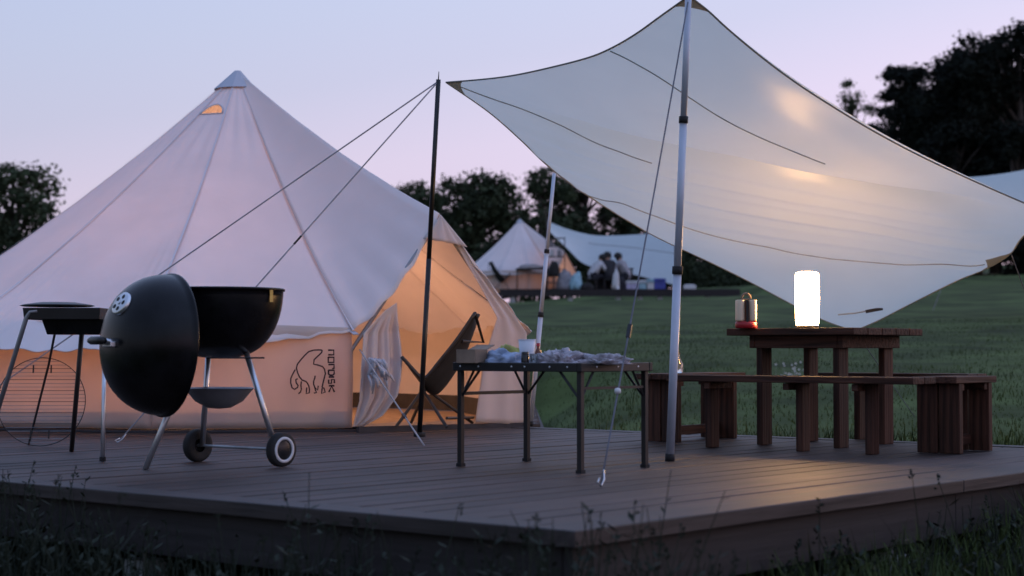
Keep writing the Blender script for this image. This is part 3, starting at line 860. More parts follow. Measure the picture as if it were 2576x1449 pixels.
for w, out_ in ((W1, 1), (W2, -1)):
    c = w + Z * WRD
    hub_t = KC + (w - KC).normalized() * .13 + Z * .475
    sd = -wax * .03 * out_
    MB().tube([hub_t, c + sd], .0125, 10).build('leg', M_alu, KG, smooth=True)
    m = MB(); m.lathe([(.03, -.016), (WRD * .72, -.02), (WRD * .95, -.019), (WRD, -.010), (WRD, .010), (WRD * .95, .019), (WRD * .72, .02), (.03, .016)], c, wax * out_, 32)
    wh = m.build('wheel', M_rubber, KG, smooth=True)
    m = MB(); m.lathe([(WRD * .58, .0195), (WRD * .60, .0235), (WRD * .74, .0235), (WRD * .76, .0195)], c, wax * out_, 32); m.build('white_ring', M_whiteplastic, wh, smooth=True)
    m = MB(); m.lathe([(.001, .0225), (.02, .022), (WRD * .56, .0175)], c, wax * out_, 24); m.build('hub_cap', M_darkjar, wh, smooth=True)
MB().tube([W1 + Z * WRD, W2 + Z * WRD], .006, 8).build('axle', M_steel, KG)
MB().tube([KC + (L3 - KC).normalized() * .13 + Z * .475, L3], .0125, 10).build('leg', M_alu, KG, smooth=True)
m = MB(); m.lathe([(.150, .325), (.148, .328), (.14, .318), (.10, .27), (.05, .243), (.001, .238)], KC, n=36); m.lathe([(.146, .323), (.001, .246)], KC, n=36); m.build('ash_catcher', M_greyalu, KG, smooth=True)
MB().tube([KC + Vector((-.02, -.2, .455)), KC + Vector((.22, -.2, .455))], .004, 6).build('damper_lever', M_blackmat, KG)
# lid
LC = Vector((-1.405, 6.93, .507))
ln_ = Vector((-.814, -.58, .06)).normalized()
LR, LD = .287, .245
prof = [(LR * math.cos(a) ** .80 if a < 1.57 else .001, LD * math.sin(a)) for a in [math.pi / 2 * i / 18 for i in range(19)]]
m = MB(); m.lathe([(LR * .97, -.004), (LR * 1.0, -.014), (LR * 1.018, -.012), (LR * 1.018, -.002)] + prof, LC, ln_, 56)
m.lathe([(r_ * .985, h_ - .003) for r_, h_ in prof], LC, ln_, 56)
lid = m.build('lid', M_enamel, KG, smooth=True)
lx = Vector((0, 0, 1)); lx = (lx - ln_ * lx.dot(ln_)).normalized(); ly = ln_.cross(lx).normalized()   # up and side on the lid
if ly.x < 0: ly = -ly
def lidp(up, sd, off=0.0):
    rho = math.hypot(up, sd) / LR
    a = math.acos(min(1, rho) ** (1 / .80)); return LC + ln_ * (LD * math.sin(a) + off) + lx * up + ly * sd
ap_ = LC + ln_ * LD
hp = ap_ - lx * .0
m = MB(); m.tube([hp + ly * .055 - ln_ * .01, hp + ly * .05 + ln_ * .03, hp - ly * .05 + ln_ * .03, hp - ly * .055 - ln_ * .01], [.010, .010, .010, .010], 8); m.build('handle_bracket', M_alu, lid, smooth=True)
m = MB(); m.tube([hp + ly * .075 + ln_ * .045, hp + ly * .04 + ln_ * .05, hp - ly * .04 + ln_ * .05, hp - ly * .075 + ln_ * .045], [.012, .017, .017, .012], 10); m.build('handle', M_blackmat, lid, smooth=True)
m = MB(); m.box(hp + ly * .03 - lx * .012 + ln_ * .006, ly * .04, lx * .012, ln_ * .012); m.build('handle_shield', M_alu, lid, bevel=.004)
vc = lidp(.150, .045); e1 = (lidp(.17, .045) - lidp(.13, .045)).normalized(); e2 = (lidp(.15, .065) - lidp(.15, .025)).normalized(); vn = e1.cross(e2).normalized()
vn = vn if vn.dot(ln_) > 0 else -vn
m = MB(); m.lathe([(.001, .012), (.044, .011), (.050, .007), (.051, -.004)], vc, vn, 28); vt = m.build('vent_disc', M_alu, lid, smooth=True)
for i in range(5):
    a = 2 * math.pi * i / 5 + .3; q = vc + (e1 * math.cos(a) + e2 * math.sin(a)) * .028 + vn * .0125
    m = MB(); m.lathe([(.001, .001), (.0095, 0)], q, vn, 12); m.build('vent_hole', M_rubber, vt)
m = MB(); m.lathe([(.001, .004), (.008, .003), (.009, 0)], vc + vn * .0125, vn, 12); m.build('vent_knob', M_alu, vt)

# ------------------------------------------------------------------ small box charcoal grill on legs
BG = thing('charcoal_box_grill', at(170, 1140, 7.85) * 1, 'flat dark charcoal box grill on thin splayed legs left of the kettle', 'grill')
BG.location = Vector((at(170, 900, 7.8).x, 7.8, 0)); ORG[BG.name] = Vector(BG.location)
bx0, bx1 = at(80, 800, 7.8).x, at(272, 800, 7.8).x; z0, z1 = at(0, 805, 7.8).z, at(0, 776, 7.8).z
cx = (bx0 + bx1) / 2
def tray(c, wx, wy, h, taper, th=.006):
    m = MB(); P = []
    for z_, k in ((h, 1.0), (0, taper)):
        for i, j in ((-1, -1), (1, -1), (1, 1), (-1, 1)): P.append(Vector(c) + Vector((i * wx / 2 * k, j * wy / 2 * k, z_)))
    for z_, k in ((h, 1 - 2 * th / wx), (th, taper - 2 * th / wx)):
        for i, j in ((-1, -1), (1, -1), (1, 1), (-1, 1)): P.append(Vector(c) + Vector((i * wx / 2 * k, j * wy / 2 * k, z_)))
    F_ = [[7, 6, 5, 4], [12, 13, 14, 15]]
    for k in range(4):
        k2 = (k + 1) % 4
        F_ += [[k, k + 4, k2 + 4, k2], [8 + k, 8 + k2, 12 + k2, 12 + k], [k, k2, 8 + k2, 8 + k]]
    return m.add(P, F_)
tray((cx, 7.8, z0), bx1 - bx0, .30, z1 - z0, .97).build('fire_box', M_blackmat, BG, bevel=.003)
za = at(0, 842, 7.8).z
tray((at(200, 800, 7.8).x, 7.8, za), at(275, 0, 7.8).x - at(122, 0, 7.8).x, .24, z0 - za - .001, .86).build('ash_tray', M_enamel, BG, bevel=.003)
m = MB(); m.lathe([(.001, .018), (.08, .016), (.15, .006), (.168, 0), (.15, -.004), (.001, -.006)], (at(152, 0, 7.8).x, 7.8, z1 + .012), n=32); m.build('griddle_plate', M_blackmat, BG, smooth=True)
def leg(pts, mat, r_=.0105, foot=False):
    MB().tube(pts, r_, 8).build('leg', mat, BG, smooth=True)
    if foot: MB().tube([pts[-1], pts[-1] + Z * .02], r_ * 1.5, 8).build('rubber_foot', M_rubber, BG)
def flr(p, z=.004): q = Vector(p); q.z = z; return q
leg([at(95, 782, 7.66), at(76, 784, 7.66), at(66, 800, 7.66), flr(gr(-42, 1152))], M_greyalu, .011, True)
leg([at(206, 835, 7.95), flr(gr(180, 1137))], M_chairframe, .0115)
leg([at(264, 838, 7.66), flr(gr(258, 1163))], M_alu, .0095, True)
leg([at(138, 838, 7.93), at(123, 915, 8.2), flr(gr(72, 1120))], M_chairframe, .0058)
# round wire grate leaning on the far leg
GC = at(104, 1004, 8.62); GC.z = .227
GT = thing('wire_grate', Vector((GC.x, GC.y, 0)), 'round wire cooking grate stood upright under the charcoal box grill', 'grate')
ga, gb = X, Vector((0, .10, 1)).normalized()
GRR = .222
MB().tube([GC + (ga * math.cos(a) + gb * math.sin(a)) * GRR for a in [2 * math.pi * i / 48 for i in range(48)]], .0023, 6, closed=True).build('rim_wire', M_blackmat, GT, smooth=True)
for i in range(-11, 12):
    y_ = i * GRR / 12; hw = math.sqrt(max(0, GRR ** 2 - y_ ** 2))
    MB().tube([GC + ga * -hw + gb * y_, GC + ga * hw + gb * y_], .0015, 5).build('wire', M_steel if i % 3 else M_blackmat, GT)
for sx in (-.045, .045):
    for sy in (-1, 1):
        q = GC + ga * sx + gb * (.165 * sy); MB().tube([q - gb * .02 - Y * .004, q + gb * .02 - Y * .004], .004, 6).build('cross_wire', M_blackmat, GT)

# ------------------------------------------------------------------ folding table
fl, bl, fr, br = gr(1158, 1172), gr(1338, 1160), gr(1455, 1190), gr(1617, 1178)
FTC = (fl + bl + fr + br) / 4
A_, B_ = -EL, ER
hl, hs = .318, .217
FT = thing('folding_table', FTC, 'low black folding camp table with pinned braces and cluttered top', 'table')
TZ = .437
def ft(a, b, z): return FTC + A_ * a + B_ * b + Z * z
m = MB(); ov = .013
for (a0, b0, a1, b1) in ((-1, -1, 1, -1), (1, -1, 1, 1), (1, 1, -1, 1), (-1, 1, -1, -1)):
    ea = (hl + ov); eb = (hs + ov)
    p, q = ft(a0 * ea, b0 * eb, TZ - .019), ft(a1 * ea, b1 * eb, TZ - .019)
    d = (q - p).normalized() * .012
    mm = MB(); mm.bar(p - d, q - d * 1.05, .022, .036, side=d.cross(Z)); mm.build('rim', M_blackmat, FT, bevel=.003)
ns = 7
for i in range(ns):
    w = 2 * (hs + ov - .014) / ns
    b = -(hs + ov - .014) + w * (i + .5)
    mm = MB(); mm.box(ft(0, b, TZ - .012), A_ * (hl + ov - .013), B_ * (w / 2 - .0015), Z * .006); mm.build('slat', M_greyalu, FT)
CN = {(-1, -1): fl, (-1, 1): bl, (1, -1): fr, (1, 1): br}
for (i, j), foot in CN.items():
    top = ft(i * hl, j * hs, TZ - .036); f0 = ft(i * hl, j * hs, 0.0)
    mm = MB(); mm.bar(f0 + Z * .012, top, .022, .022, side=A_); mm.build('leg', M_blackmat, FT, bevel=.002)
    mm = MB(); mm.bar(f0, f0 + Z * .013, .028, .028, side=A_); mm.build('rubber_foot', M_rubber, FT)
    lp = ft(i * hl, j * hs, TZ - .15)
    MB().tube([lp, ft(i * (hl - .105), j * hs, TZ - .034)], .0055, 6).build('brace', M_blackmat, FT)
    MB().tube([lp, ft(i * hl, j * (hs - .085), TZ - .034)], .0055, 6).build('brace', M_blackmat, FT)
mm = MB(); mm.bar(ft(-hl, -hs + .011, .305), ft(-hl, hs - .011, .305), .014, .014, side=A_); mm.build('crossbar', M_blackmat, FT)
mm = MB(); mm.bar(ft(hl, -hs + .011, .335), ft(hl, hs - .011, .335), .010, .010, side=A_); mm.build('crossbar', M_blackmat, FT)
for k in (-.30, -.20, -.02, .05, .18, .27):
    q = ft(k, -(hs + ov + .010), TZ - .018); mm = MB(); mm.lathe([(.001, .003), (.004, .002), (.005, 0)], q, -B_, 8); mm.build('rivet', M_alu, FT)
for k in (-.14, .0, .14):
    q = ft(hl + ov + .010, k, TZ - .018); mm = MB(); mm.lathe([(.001, .003), (.004, .002), (.005, 0)], q, A_, 8); mm.build('rivet', M_alu, FT)
# things on the folding table
def onft(u, Yd):
    p = at(u, 900, Yd); return Vector((p.x, p.y, TZ - .005))
def blob(c, rx, ry, rz, seed, rough=.25, n=3, freq=3.0, rz_rot=0):
    bm = bmesh.new(); bmesh.ops.create_icosphere(bm, subdivisions=n, radius=1)
    mb = MB()
    for v in bm.verts:
        d = v.co.normalized(); q = d * freq + Vector((seed * 7.1, seed * 3.3, seed))
        k = 1 + rough * (mnoise.noise(q * .6) * 1.0 + (.3 - abs(mnoise.noise(q * 1.7))) * 1.3 + .5 * (.3 - abs(mnoise.noise(q * 4.1))))
        p = Vector((d.x * rx * k, d.y * ry * k, max(-.02, d.z) * rz * 2 * k if d.z > 0 else d.z * .004))
        p.rotate(Matrix.Rotation(rz_rot, 3, 'Z'))
        mb.v.append(Vector(c) + p)
    mb.f = [[x.index for x in f.verts] for f in bm.faces]
    bm.free(); return mb
tbl_ang = math.atan2(A_.y, A_.x)
def tobj(mb, name, mat, label, cat, smooth=False, bevel=0.0):
    # single-mesh thing: put the origin at its foot
    c = sum(mb.v, Vector()) / len(mb.v); c.z = min(v.z for v in mb.v)
    o = bpy.data.objects.new(name, mb.mesh(name, c)); COL.objects.link(o); o.location = c
    o.data.materials.append(mat)
    if smooth:
        for p in o.data.polygons: p.use_smooth = True
    if bevel:
        md = o.modifiers.new('edge', 'BEVEL'); md.width = bevel; md.segments = 2
    return tag(o, label, cat)
# open card box
c = onft(1187, 7.14); BX = thing('card_box', c, 'small open brown card box at the left end of the folding table', 'box', rz=tbl_ang)
for (x, y, sx, sy) in ((-.05, 0, .004, .075), (.05, 0, .004, .075), (0, -.0375, .104, .004), (0, .0375, .104, .004)):
    mb = MB(); mb.abox((x, y, .03), sx, sy, .056); mb.build('side', M_kraft, BX, local=True)
mb = MB(); mb.abox((0, 0, .002), .098, .070, .003); mb.build('bottom', M_kraft, BX, local=True)
mb = MB(); mb.box((-.0, .062, .066), X * .05, Vector((0, .026, .010)), Vector((0, 0, .0015))); mb.build('flap', M_kraft, BX, local=True)
tobj(blob(onft(1262, 7.12), .085, .06, .027, 3, .35, 4, 3.4, tbl_ang), 'snack_bag', M_bluebag, 'shiny crumpled blue and white snack bag beside the card box', 'bag', True)
tobj(blob(onft(1278, 7.30), .080, .030, .036, 8, .3, 4, 3.0, tbl_ang), 'snack_bag', M_yellow, 'yellow green packet poking up behind the blue snack bag', 'bag', True)
c = onft(1326, 7.12)
cup = thing('paper_cup', c, 'tall white paper cup in the middle of the folding table', 'cup')
mb = MB(); mb.lathe([(.001, .002), (.027, .002), (.036, .098), (.0345, .098), (.0255, .006), (.001, .006)], c, n=28); mb.build('cup_wall', M_paper, cup, smooth=True)
mb = MB(); mb.tube([c + Vector((math.cos(a) * .0358, math.sin(a) * .0358, .098)) for a in [2 * math.pi * i / 24 for i in range(24)]], .002, 6, closed=True); mb.build('rolled_lip', M_paper, cup, smooth=True)
c = onft(1321, 6.99); jar = thing('dark_jar', c, 'small black jar standing before the white paper cup', 'jar')
mb = MB(); mb.lathe([(.001, 0), (.016, 0), (.0165, .003), (.0165, .032), (.013, .037)], c, n=20); mb.build('jar_body', M_darkjar, jar, smooth=True)
mb = MB(); mb.lathe([(.0145, .0345), (.0145, .046), (.013, .048), (.001, .048)], c, n=20); mb.build('lid', M_blackmat, jar, smooth=True)
c = onft(1343, 6.98)
tobj(MB().lathe([(.001, 0), (.014, 0), (.0165, .040), (.0155, .040), (.013, .003), (.001, .003)], c, n=20), 'small_glass', M_clear, 'tiny clear glass next to the black jar on the folding table', 'glass', True)
c = onft(1354, 7.16); bo = thing('sauce_bottle', c, 'slim brown sauce bottle behind the white bags on the folding table', 'bottle')
mb = MB(); mb.lathe([(.001, 0), (.014, 0), (.015, .004), (.015, .045), (.007, .062), (.0065, .072)], c, n=18); mb.build('bottle_body', M_brownglass, bo, smooth=True)
mb = MB(); mb.lathe([(.008, .071), (.008, .084), (.001, .085)], c, n=14); mb.build('cap', M_red, bo, smooth=True)
tobj(blob(onft(1416, 6.98), .100, .07, .025, 11, .5, 5, 4.2, tbl_ang), 'plastic_bag', M_plasticbag, 'high crumpled clear plastic bag in the middle of the folding table', 'bag', True)
tobj(blob(onft(1518, 6.90), .115, .06, .018, 17, .5, 5, 4.6, tbl_ang), 'plastic_bag', M_plasticbag, 'flat crumpled plastic bag at the right end of the folding table', 'bag', True)

# ------------------------------------------------------------------ picnic table and benches
PC = Vector((1.62, 8.85, 0)); prz = math.atan2(A_.y, A_.x)
PT = thing('picnic_table', PC, 'square red brown wooden table carrying two lanterns', 'table', rz=prz)
TW, TZ2 = .735, .597
for i in range(5):
    w = TW / 5; mb = MB(); mb.abox((0, -TW / 2 + w * (i + .5), TZ2 - .018), TW, w - .006, .036)
    mb.build('top_board', M_wood, PT, local=True, bevel=.004)
LH = TZ2 - .0365
for i in (-1, 1):
    mb = MB(); mb.abox((i * .255, 0, LH - .032), .03, .60, .064); mb.build('apron', M_wood, PT, local=True, bevel=.003)
    mb = MB(); mb.abox((0, i * .285, LH - .032), .476, .03, .064); mb.build('apron', M_wood, PT, local=True, bevel=.003)
    for j in (-1, 1):
        mb = MB(); mb.abox((0, 0, 0), LH, .095, .036)
        o = mb.build('leg', M_wood, PT, local=True, bevel=.004); o.location = (i * .222, j * .235, LH / 2); o.rotation_euler = (0, math.pi / 2, 0)
def bench(name, a, b, along_a, L, legs, label, lw=.235):
    c = PC + A_ * a + B_ * b
    r = thing(name, c, label, 'bench', 'wooden benches round the square table', rz=prz + (0 if along_a else math.pi / 2))
    WB, BZ = .235, .362
    for j in (-1, 1):
        mb = MB(); mb.abox((0, j * WB / 4, BZ - .016), L, WB / 2 - .005, .032); mb.build('seat_board', M_wood, r, local=True, bevel=.004)
    for x in legs:
        for j in ((-1, 1) if lw > .15 else (0,)):
            h = BZ - .033
            mb = MB(); mb.abox((0, 0, 0), h, WB / 2 - .012 if lw > .15 else lw, .036); o = mb.build('leg_board', M_wood, r, local=True, bevel=.004)
            o.location = (x, j * WB / 4 * .97, h / 2); o.rotation_euler = (0, math.pi / 2, 0)
        sx = -1 if x > 0 else 1
        mb = MB(); mb.abox((x + sx * .0345, 0, BZ - .05), .032, WB - .03, .033); mb.build('cleat', M_wood, r, local=True, bevel=.003)
    if len(legs) == 2 and not along_a:
        mb = MB(); mb.abox((0, 0, .055), abs(legs[1] - legs[0]) - .038, .03, .05); mb.build('stretcher', M_wood, r, local=True, bevel=.003)
    return r
bench('bench', 0.18, -.60, True, 1.36, (-.48, .04, .41), 'long wooden bench nearest the camera, in front of the square table', .075)
bench('bench', -.80, -.05, False, .74, (-.27, .27), 'leftmost wooden bench, behind the silver pole, with a bottle on it')
bench('bench', .79, -.15, False, .44, (-.16, .16), 'rightmost wooden bench at the right end of the square table')
bench('bench', .10, .62, True, .90, (-.20, .30), 'far wooden bench half hidden behind the square table')
# glass bottle on the left bench
c = PC + A_ * -.80 + B_ * -.12; c = Vector((c.x, c.y, .3625))
c = at(1706, 930, c.y); c = Vector((c.x, PC.y + .45, .3625)); 
bo = thing('glass_bottle', c, 'small clear glass bottle with dark cap standing on the leftmost bench', 'bottle')
mb = MB(); mb.lathe([(.001, 0), (.026, 0), (.029, .006), (.029, .05), (.012, .085), (.011, .10)], c, n=24); mb.build('bottle_body', M_clear, bo, smooth=True)
mb = MB(); mb.lathe([(.0135, .098), (.0135, .115), (.001, .117)], c, n=16); mb.build('cap', M_blackmat, bo, smooth=True)
# tall lit lantern
lc = at(2031, 828, 8.80); lc.z = TZ2 + .0005
LN = thing('table_lantern', lc, 'tall white cylinder lantern shining brightly on the square table', 'lantern')
mb = MB(); mb.lathe([(.001, .002), (.058, .002), (.060, .006), (.060, .014), (.056, .016)], lc, n=32); mb.build('base', M_blackmat, LN, smooth=True)
mb = MB(); mb.lathe([(.001, .016), (.055, .016), (.0585, .03), (.0625, .15), (.0605, .27), (.057, .286), (.04, .292), (.001, .294)], lc, n=40); mb.build('glowing_shade', M_lantern, LN, smooth=True)
# red camping lantern
rc = at(1877, 833, 8.72); rc.z = TZ2 + .0005
RL = thing('camp_lantern', rc, 'unlit red camping lantern with pale tubes at the left corner of the square table', 'lantern')
mb = MB(); mb.lathe([(.001, 0), (.050, 0), (.056, .006), (.056, .028), (.050, .036), (.001, .036)], rc, n=28); mb.build('base', M_red, RL, smooth=True)
for i, (sx, sy) in enumerate(((-1, -1), (1, -1), (1, 1), (-1, 1))):
    q = rc + Vector((sx * .031, sy * .024, 0))
    mb = MB(); mb.lathe([(.001, .036), (.019, .036), (.0205, .045), (.0205, .138), (.0185, .145), (.001, .1455)], q, n=18); mb.build('light_tube', M_lens, RL, smooth=True)
mb = MB(); mb.abox(rc + Z * .088, .020, .07, .105); mb.build('core', M_brownglass, RL)
mb = MB(); mb.bar(rc + Vector((.0, -.050, .03)), rc + Vector((.0, -.050, .142)), .012, .006, side=X); mb.build('strap', M_blackmat, RL)
mb = MB(); mb.abox(rc + Z * .1495, .045, .05, .007); mb.build('top_cap', M_kraft, RL, bevel=.003)
mb = MB(); mb.tube([rc + Vector((math.cos(a) * .022, 0, .152 + math.sin(a) * .026)) for a in [math.pi * i / 12 for i in range(13)]], .006, 8); mb.build('carry_handle', M_kraft, RL, smooth=True)

# ------------------------------------------------------------------ neighbouring site in the distance
BY = 58.0
def bgp(u, v, dy=0.0): return at(u, v, BY + dy)
BZ_ = bgp(1400, 733).z
def bfl(u, dy=0.0):
    p = bgp(u, 733, dy); p.z = BZ_; return p
BD_ = thing('distant_deck', bfl(1540), 'dark timber deck of the neighbouring pitch across the meadow', 'deck')
x0, x1 = bgp(1258, 0).x, bgp(1835, 0).x
for k in range(10):
    mb = MB(); w = 5.6 / 10
    mb.abox(((x0 + x1) / 2, BY - 2.4 + w * (k + .5), BZ_ - .04), x1 - x0, w - .02, .06); mb.build('plank', M_fascia, BD_)
mb = MB(); mb.abox(((x0 + x1) / 2, BY - 2.42, BZ_ - .15), x1 - x0, .05, .19); mb.build('fascia_board', M_fascia, BD_)
for u in (1290, 1435, 1555, 1610, 1660, 1780):
    p = bgp(u, 750, -2.3); gz = ground_z(p.x, p.y)
    mb = MB(); mb.lathe([(.07, gz - .2), (.11, gz - .2), (.08, BZ_ - .2), (.001, BZ_ - .2)], Vector((p.x, p.y, 0)), n=8); mb.build('pier', M_concrete, BD_)
T2C = bfl(1308, .6)
T2 = bell_tent('bell_tent', T2C, 2.15, 2.50, R(-38), 'small distant pale bell tent beyond the meadow, peak left of the grey pole', 1.95, False, 1.0, None, 'canvas bell tents')
dnn = (T2['wb'][1] - T2['wb'][0]).cross(Z).normalized()
if dnn.y > 0: dnn = -dnn
mb = MB(); mb.add([T2['PK'], T2['EC'][0], T2['wb'][0], T2['wb'][1], T2['EC'][1]], [[0, 1, 2, 3, 4]]); mb.build('door_panel', M_wall, T2['root'])
tl = tlamp(T2C + Vector((.7, -.7, .5)), 22)
# distant tarp
bt = thing('tarp', bfl(1540), 'pale bluish tarp over the people at the distant pitch', 'tarp', 'tarps')
q00, q10, q01, q11 = bgp(1375, 555, -2.6), bgp(1720, 575, -1.0), bgp(1470, 668, 1.5), bgp(1760, 728, 2.2)
top = poly([(1375, 555), (1430, 577), (1496, 592), (1560, 592), (1632, 588), (1665, 584), (1698, 580)], BY - 2.6, BY - 1.0)
bot = poly([(1384, 584), (1430, 628), (1470, 664), (1530, 678), (1592, 690), (1650, 705), (1700, 717)], BY + .4, BY + 2.6)
def btf(u, t):
    p = top(u).lerp(bot(u), t); w = 4 * t * (1 - t)
    return p + Z * (.10 * w * math.sin(u * 3.1)) + Y * .3 * w
MB().grid(btf, 30, 14).build('canopy', M_bgtarp, bt, smooth=True)
mb = MB(); mb.tube([btf(.35 + .65 * i / 12, .32 + .08 * i / 12) - Y * .02 for i in range(13)], .012, 5); mb.build('seam', M_tarpline, bt)
for (u, v, dy) in ((1376, 553, -2.6), (1700, 578, -1.0)):
    p = bgp(u, v, dy)
    f = Vector((p.x, p.y, BZ_ if u < 1600 else ground_z(p.x, p.y)))
    mb = MB(); mb.tube([f, p + Z * .1], .03, 8)
    r = thing('tarp_pole', f, 'dark pole at the %s of the distant tarp' % ('left corner' if u < 1600 else 'hidden right corner'), 'pole', 'tarp poles'); mb.build('tube', M_blackpole, r)
    mb = MB(); mb.lathe([(.05, 0), (.05, .03), (.03, .04)], f, n=8); mb.build('foot_plate', M_rubber, r)
# third tarp at the right edge
rt = thing('tarp', at(2560, 700, 34), 'pale tarp peeking in at the right edge before the dark trees', 'tarp', 'tarps')
def rtf(u, t):
    a = poly([(2395, 447), (2470, 437), (2576, 415), (2700, 385), (2860, 340)], 34, 30)(u)
    b = poly([(2440, 530), (2520, 560), (2600, 590), (2720, 640), (2860, 690)], 36, 33)(u)
    p = a.lerp(b, t); return p + Z * .12 * math.sin(t * 3.14) - Z * .1 * math.sin(u * 3.14) * (1 - t)
MB().grid(rtf, 16, 12).build('canopy', M_bgtarp, rt, smooth=True)
p = rtf(1, 0); mb = MB(); mb.tube([Vector((p.x, p.y, ground_z(p.x, p.y) - .1)), p + Z * .05], .02, 8); mb.build('pole', M_blackpole, rt)
p = rtf(0, 1); mb = MB(); mb.tube([Vector((p.x - .6, p.y + .8, ground_z(p.x - .6, p.y + .8))), p], .008, 5); mb.build('guy_rope', M_rope, rt)

# distant furniture
c2 = copy_tree(chair); c2['label'] = 'tiny dark lounge chair in front of the distant bell tent'
c2.location = bfl(1262, -1.2); c2.rotation_euler = (0, 0, math.pi + .25); c2.scale = (1.35, 1.35, 1.35)
def bgtable(u, w, d, h, label, dy, mat=M_blackmat):
    c = bfl(u, dy); r = thing('camp_table', c, label, 'table')
    mb = MB(); mb.abox(c + Z * (h - .02), w, d, .04); mb.build('top', mat, r)
    for i in (-1, 1):
        for j in (-1, 1):
            mb = MB(); mb.tube([c + Vector((i * (w / 2 - .04), j * (d / 2 - .04), 0)), c + Vector((i * (w / 2 - .04), j * (d / 2 - .04), h - .04))], .018, 6); mb.build('leg', mat, r)
    return r
bgtable(1336, 1.0, .6, .70, 'dark camp table before the distant bell tent', -1.6)
bgtable(1536, 1.5, .6, .74, 'dark table the three people sit at', -.9)
c = bfl(1336, -1.6); o_ = blob(c + Z * .70, .44, .25, .07, 5, .2, 3); tobj(o_, 'covered_load', M_mat, 'low grey cover lying on the dark camp table by the distant tent', 'cover', True)
c = bfl(1393, -1.9); k = thing('water_sack', c, 'round dark sack on a stand beside the distant shelf rack', 'sack')
blob(c + Z * .42, .20, .18, .26, 9, .15, 3).build('sack', M_chairfab, k, smooth=True)
mb = MB(); mb.tube([c, c + Z * .45], .03, 6); mb.lathe([(.14, 0), (.14, .03), (.03, .04)], c, n=10); mb.build('stand', M_chairframe, k)
c = bfl(1398, -1.3); k = thing('shelf_rack', c, 'tall thin black wire shelf rack at the distant tent', 'rack')
for i in (-1, 1):
    for j in (-1, 1):
        mb = MB(); mb.tube([c + Vector((i * .30, j * .16, 0)), c + Vector((i * .30, j * .16, 1.75))], .014, 6); mb.build('post', M_blackmat, k)
for z_ in (.25, .68, 1.1, 1.45, 1.72):
    mb = MB(); mb.abox(c + Z * z_, .62, .34, .02); mb.build('shelf', M_blackmat, k)
for i, (x, z_, mt) in enumerate(((-.12, 1.11, M_whiteplastic), (.12, 1.11, M_shirtg), (.05, .69, M_whiteplastic), (-.15, 1.46, M_shirtg))):
    q = c + Vector((x, 0, z_ + .011))
    o_ = MB(); o_.lathe([(.001, 0), (.07, 0), (.075, .02), (.065, .18), (.03, .22), (.001, .22)], q, n=12)
    tobj(o_, 'canister', mt, ['white canister on the left of the middle rack shelf', 'grey canister on the right of the middle rack shelf', 'white canister on the low rack shelf', 'grey canister on the upper rack shelf'][i], 'canister', True)
tobj(blob(bfl(1424, -1.6), .30, .22, .30, 21, .3, 3), 'gear_bundle', M_shirtg, 'grey white bundle of bags at the distant tent door', 'bundle', True)
tobj(blob(bfl(1450, -2.0), .20, .18, .26, 23, .3, 3), 'plastic_bag', M_lightblue, 'light blue plastic bag left of the three people', 'bag', True)
tobj(blob(bfl(1549, -2.2), .12, .10, .30, 25, .2, 3), 'plastic_bag', M_whiteplastic, 'upright white plastic bag at the feet of the dark clothed person', 'bag', True)
def coolbox(u, w, h, body, lidm, label, dy=-1.9):
    c = bfl(u, dy); k = thing('cool_box', c, label, 'cool box', 'boxes on the distant deck')
    mb = MB(); mb.abox(c + Z * (h * .4), w, .30, h * .8); mb.build('body', body, k, bevel=.02)
    mb = MB(); mb.abox(c + Z * (h * .9), w + .02, .32, h * .2 - .004); mb.build('lid', lidm, k, bevel=.02)
    mb = MB(); mb.tube([c + Vector((-w / 2 - .02, -.0, h * .7)), c + Vector((-w / 2 - .03, -.17, h * .72)), c + Vector((w / 2 + .03, -.17, h * .72)), c + Vector((w / 2 + .02, 0, h * .7))], .014, 6); mb.build('handle', lidm, k)
coolbox(1590, .40, .28, M_lilac, M_whiteplastic, 'lilac and white box, leftmost of the boxes right of the people')
coolbox(1616, .24, .30, M_lightblue, M_whiteplastic, 'pale blue box beside the lilac one on the distant deck')
coolbox(1636, .22, .33, M_whiteplastic, M_lightblue, 'white box left of the bright blue cool box')
coolbox(1659, .38, .36, M_blue, M_blue, 'bright blue cool box, rightmost on the distant deck')
c = bgp(1735, 735, -2.2); c.z = BZ_ - .01; mb = MB(); mb.abox(c + Z * .07, .40, .2, .13); mb.abox(c + Z * .15, .3, .16, .03)
tobj(mb, 'white_crate', M_whiteplastic, 'low white crate at the right end of the distant deck', 'crate', bevel=.01)

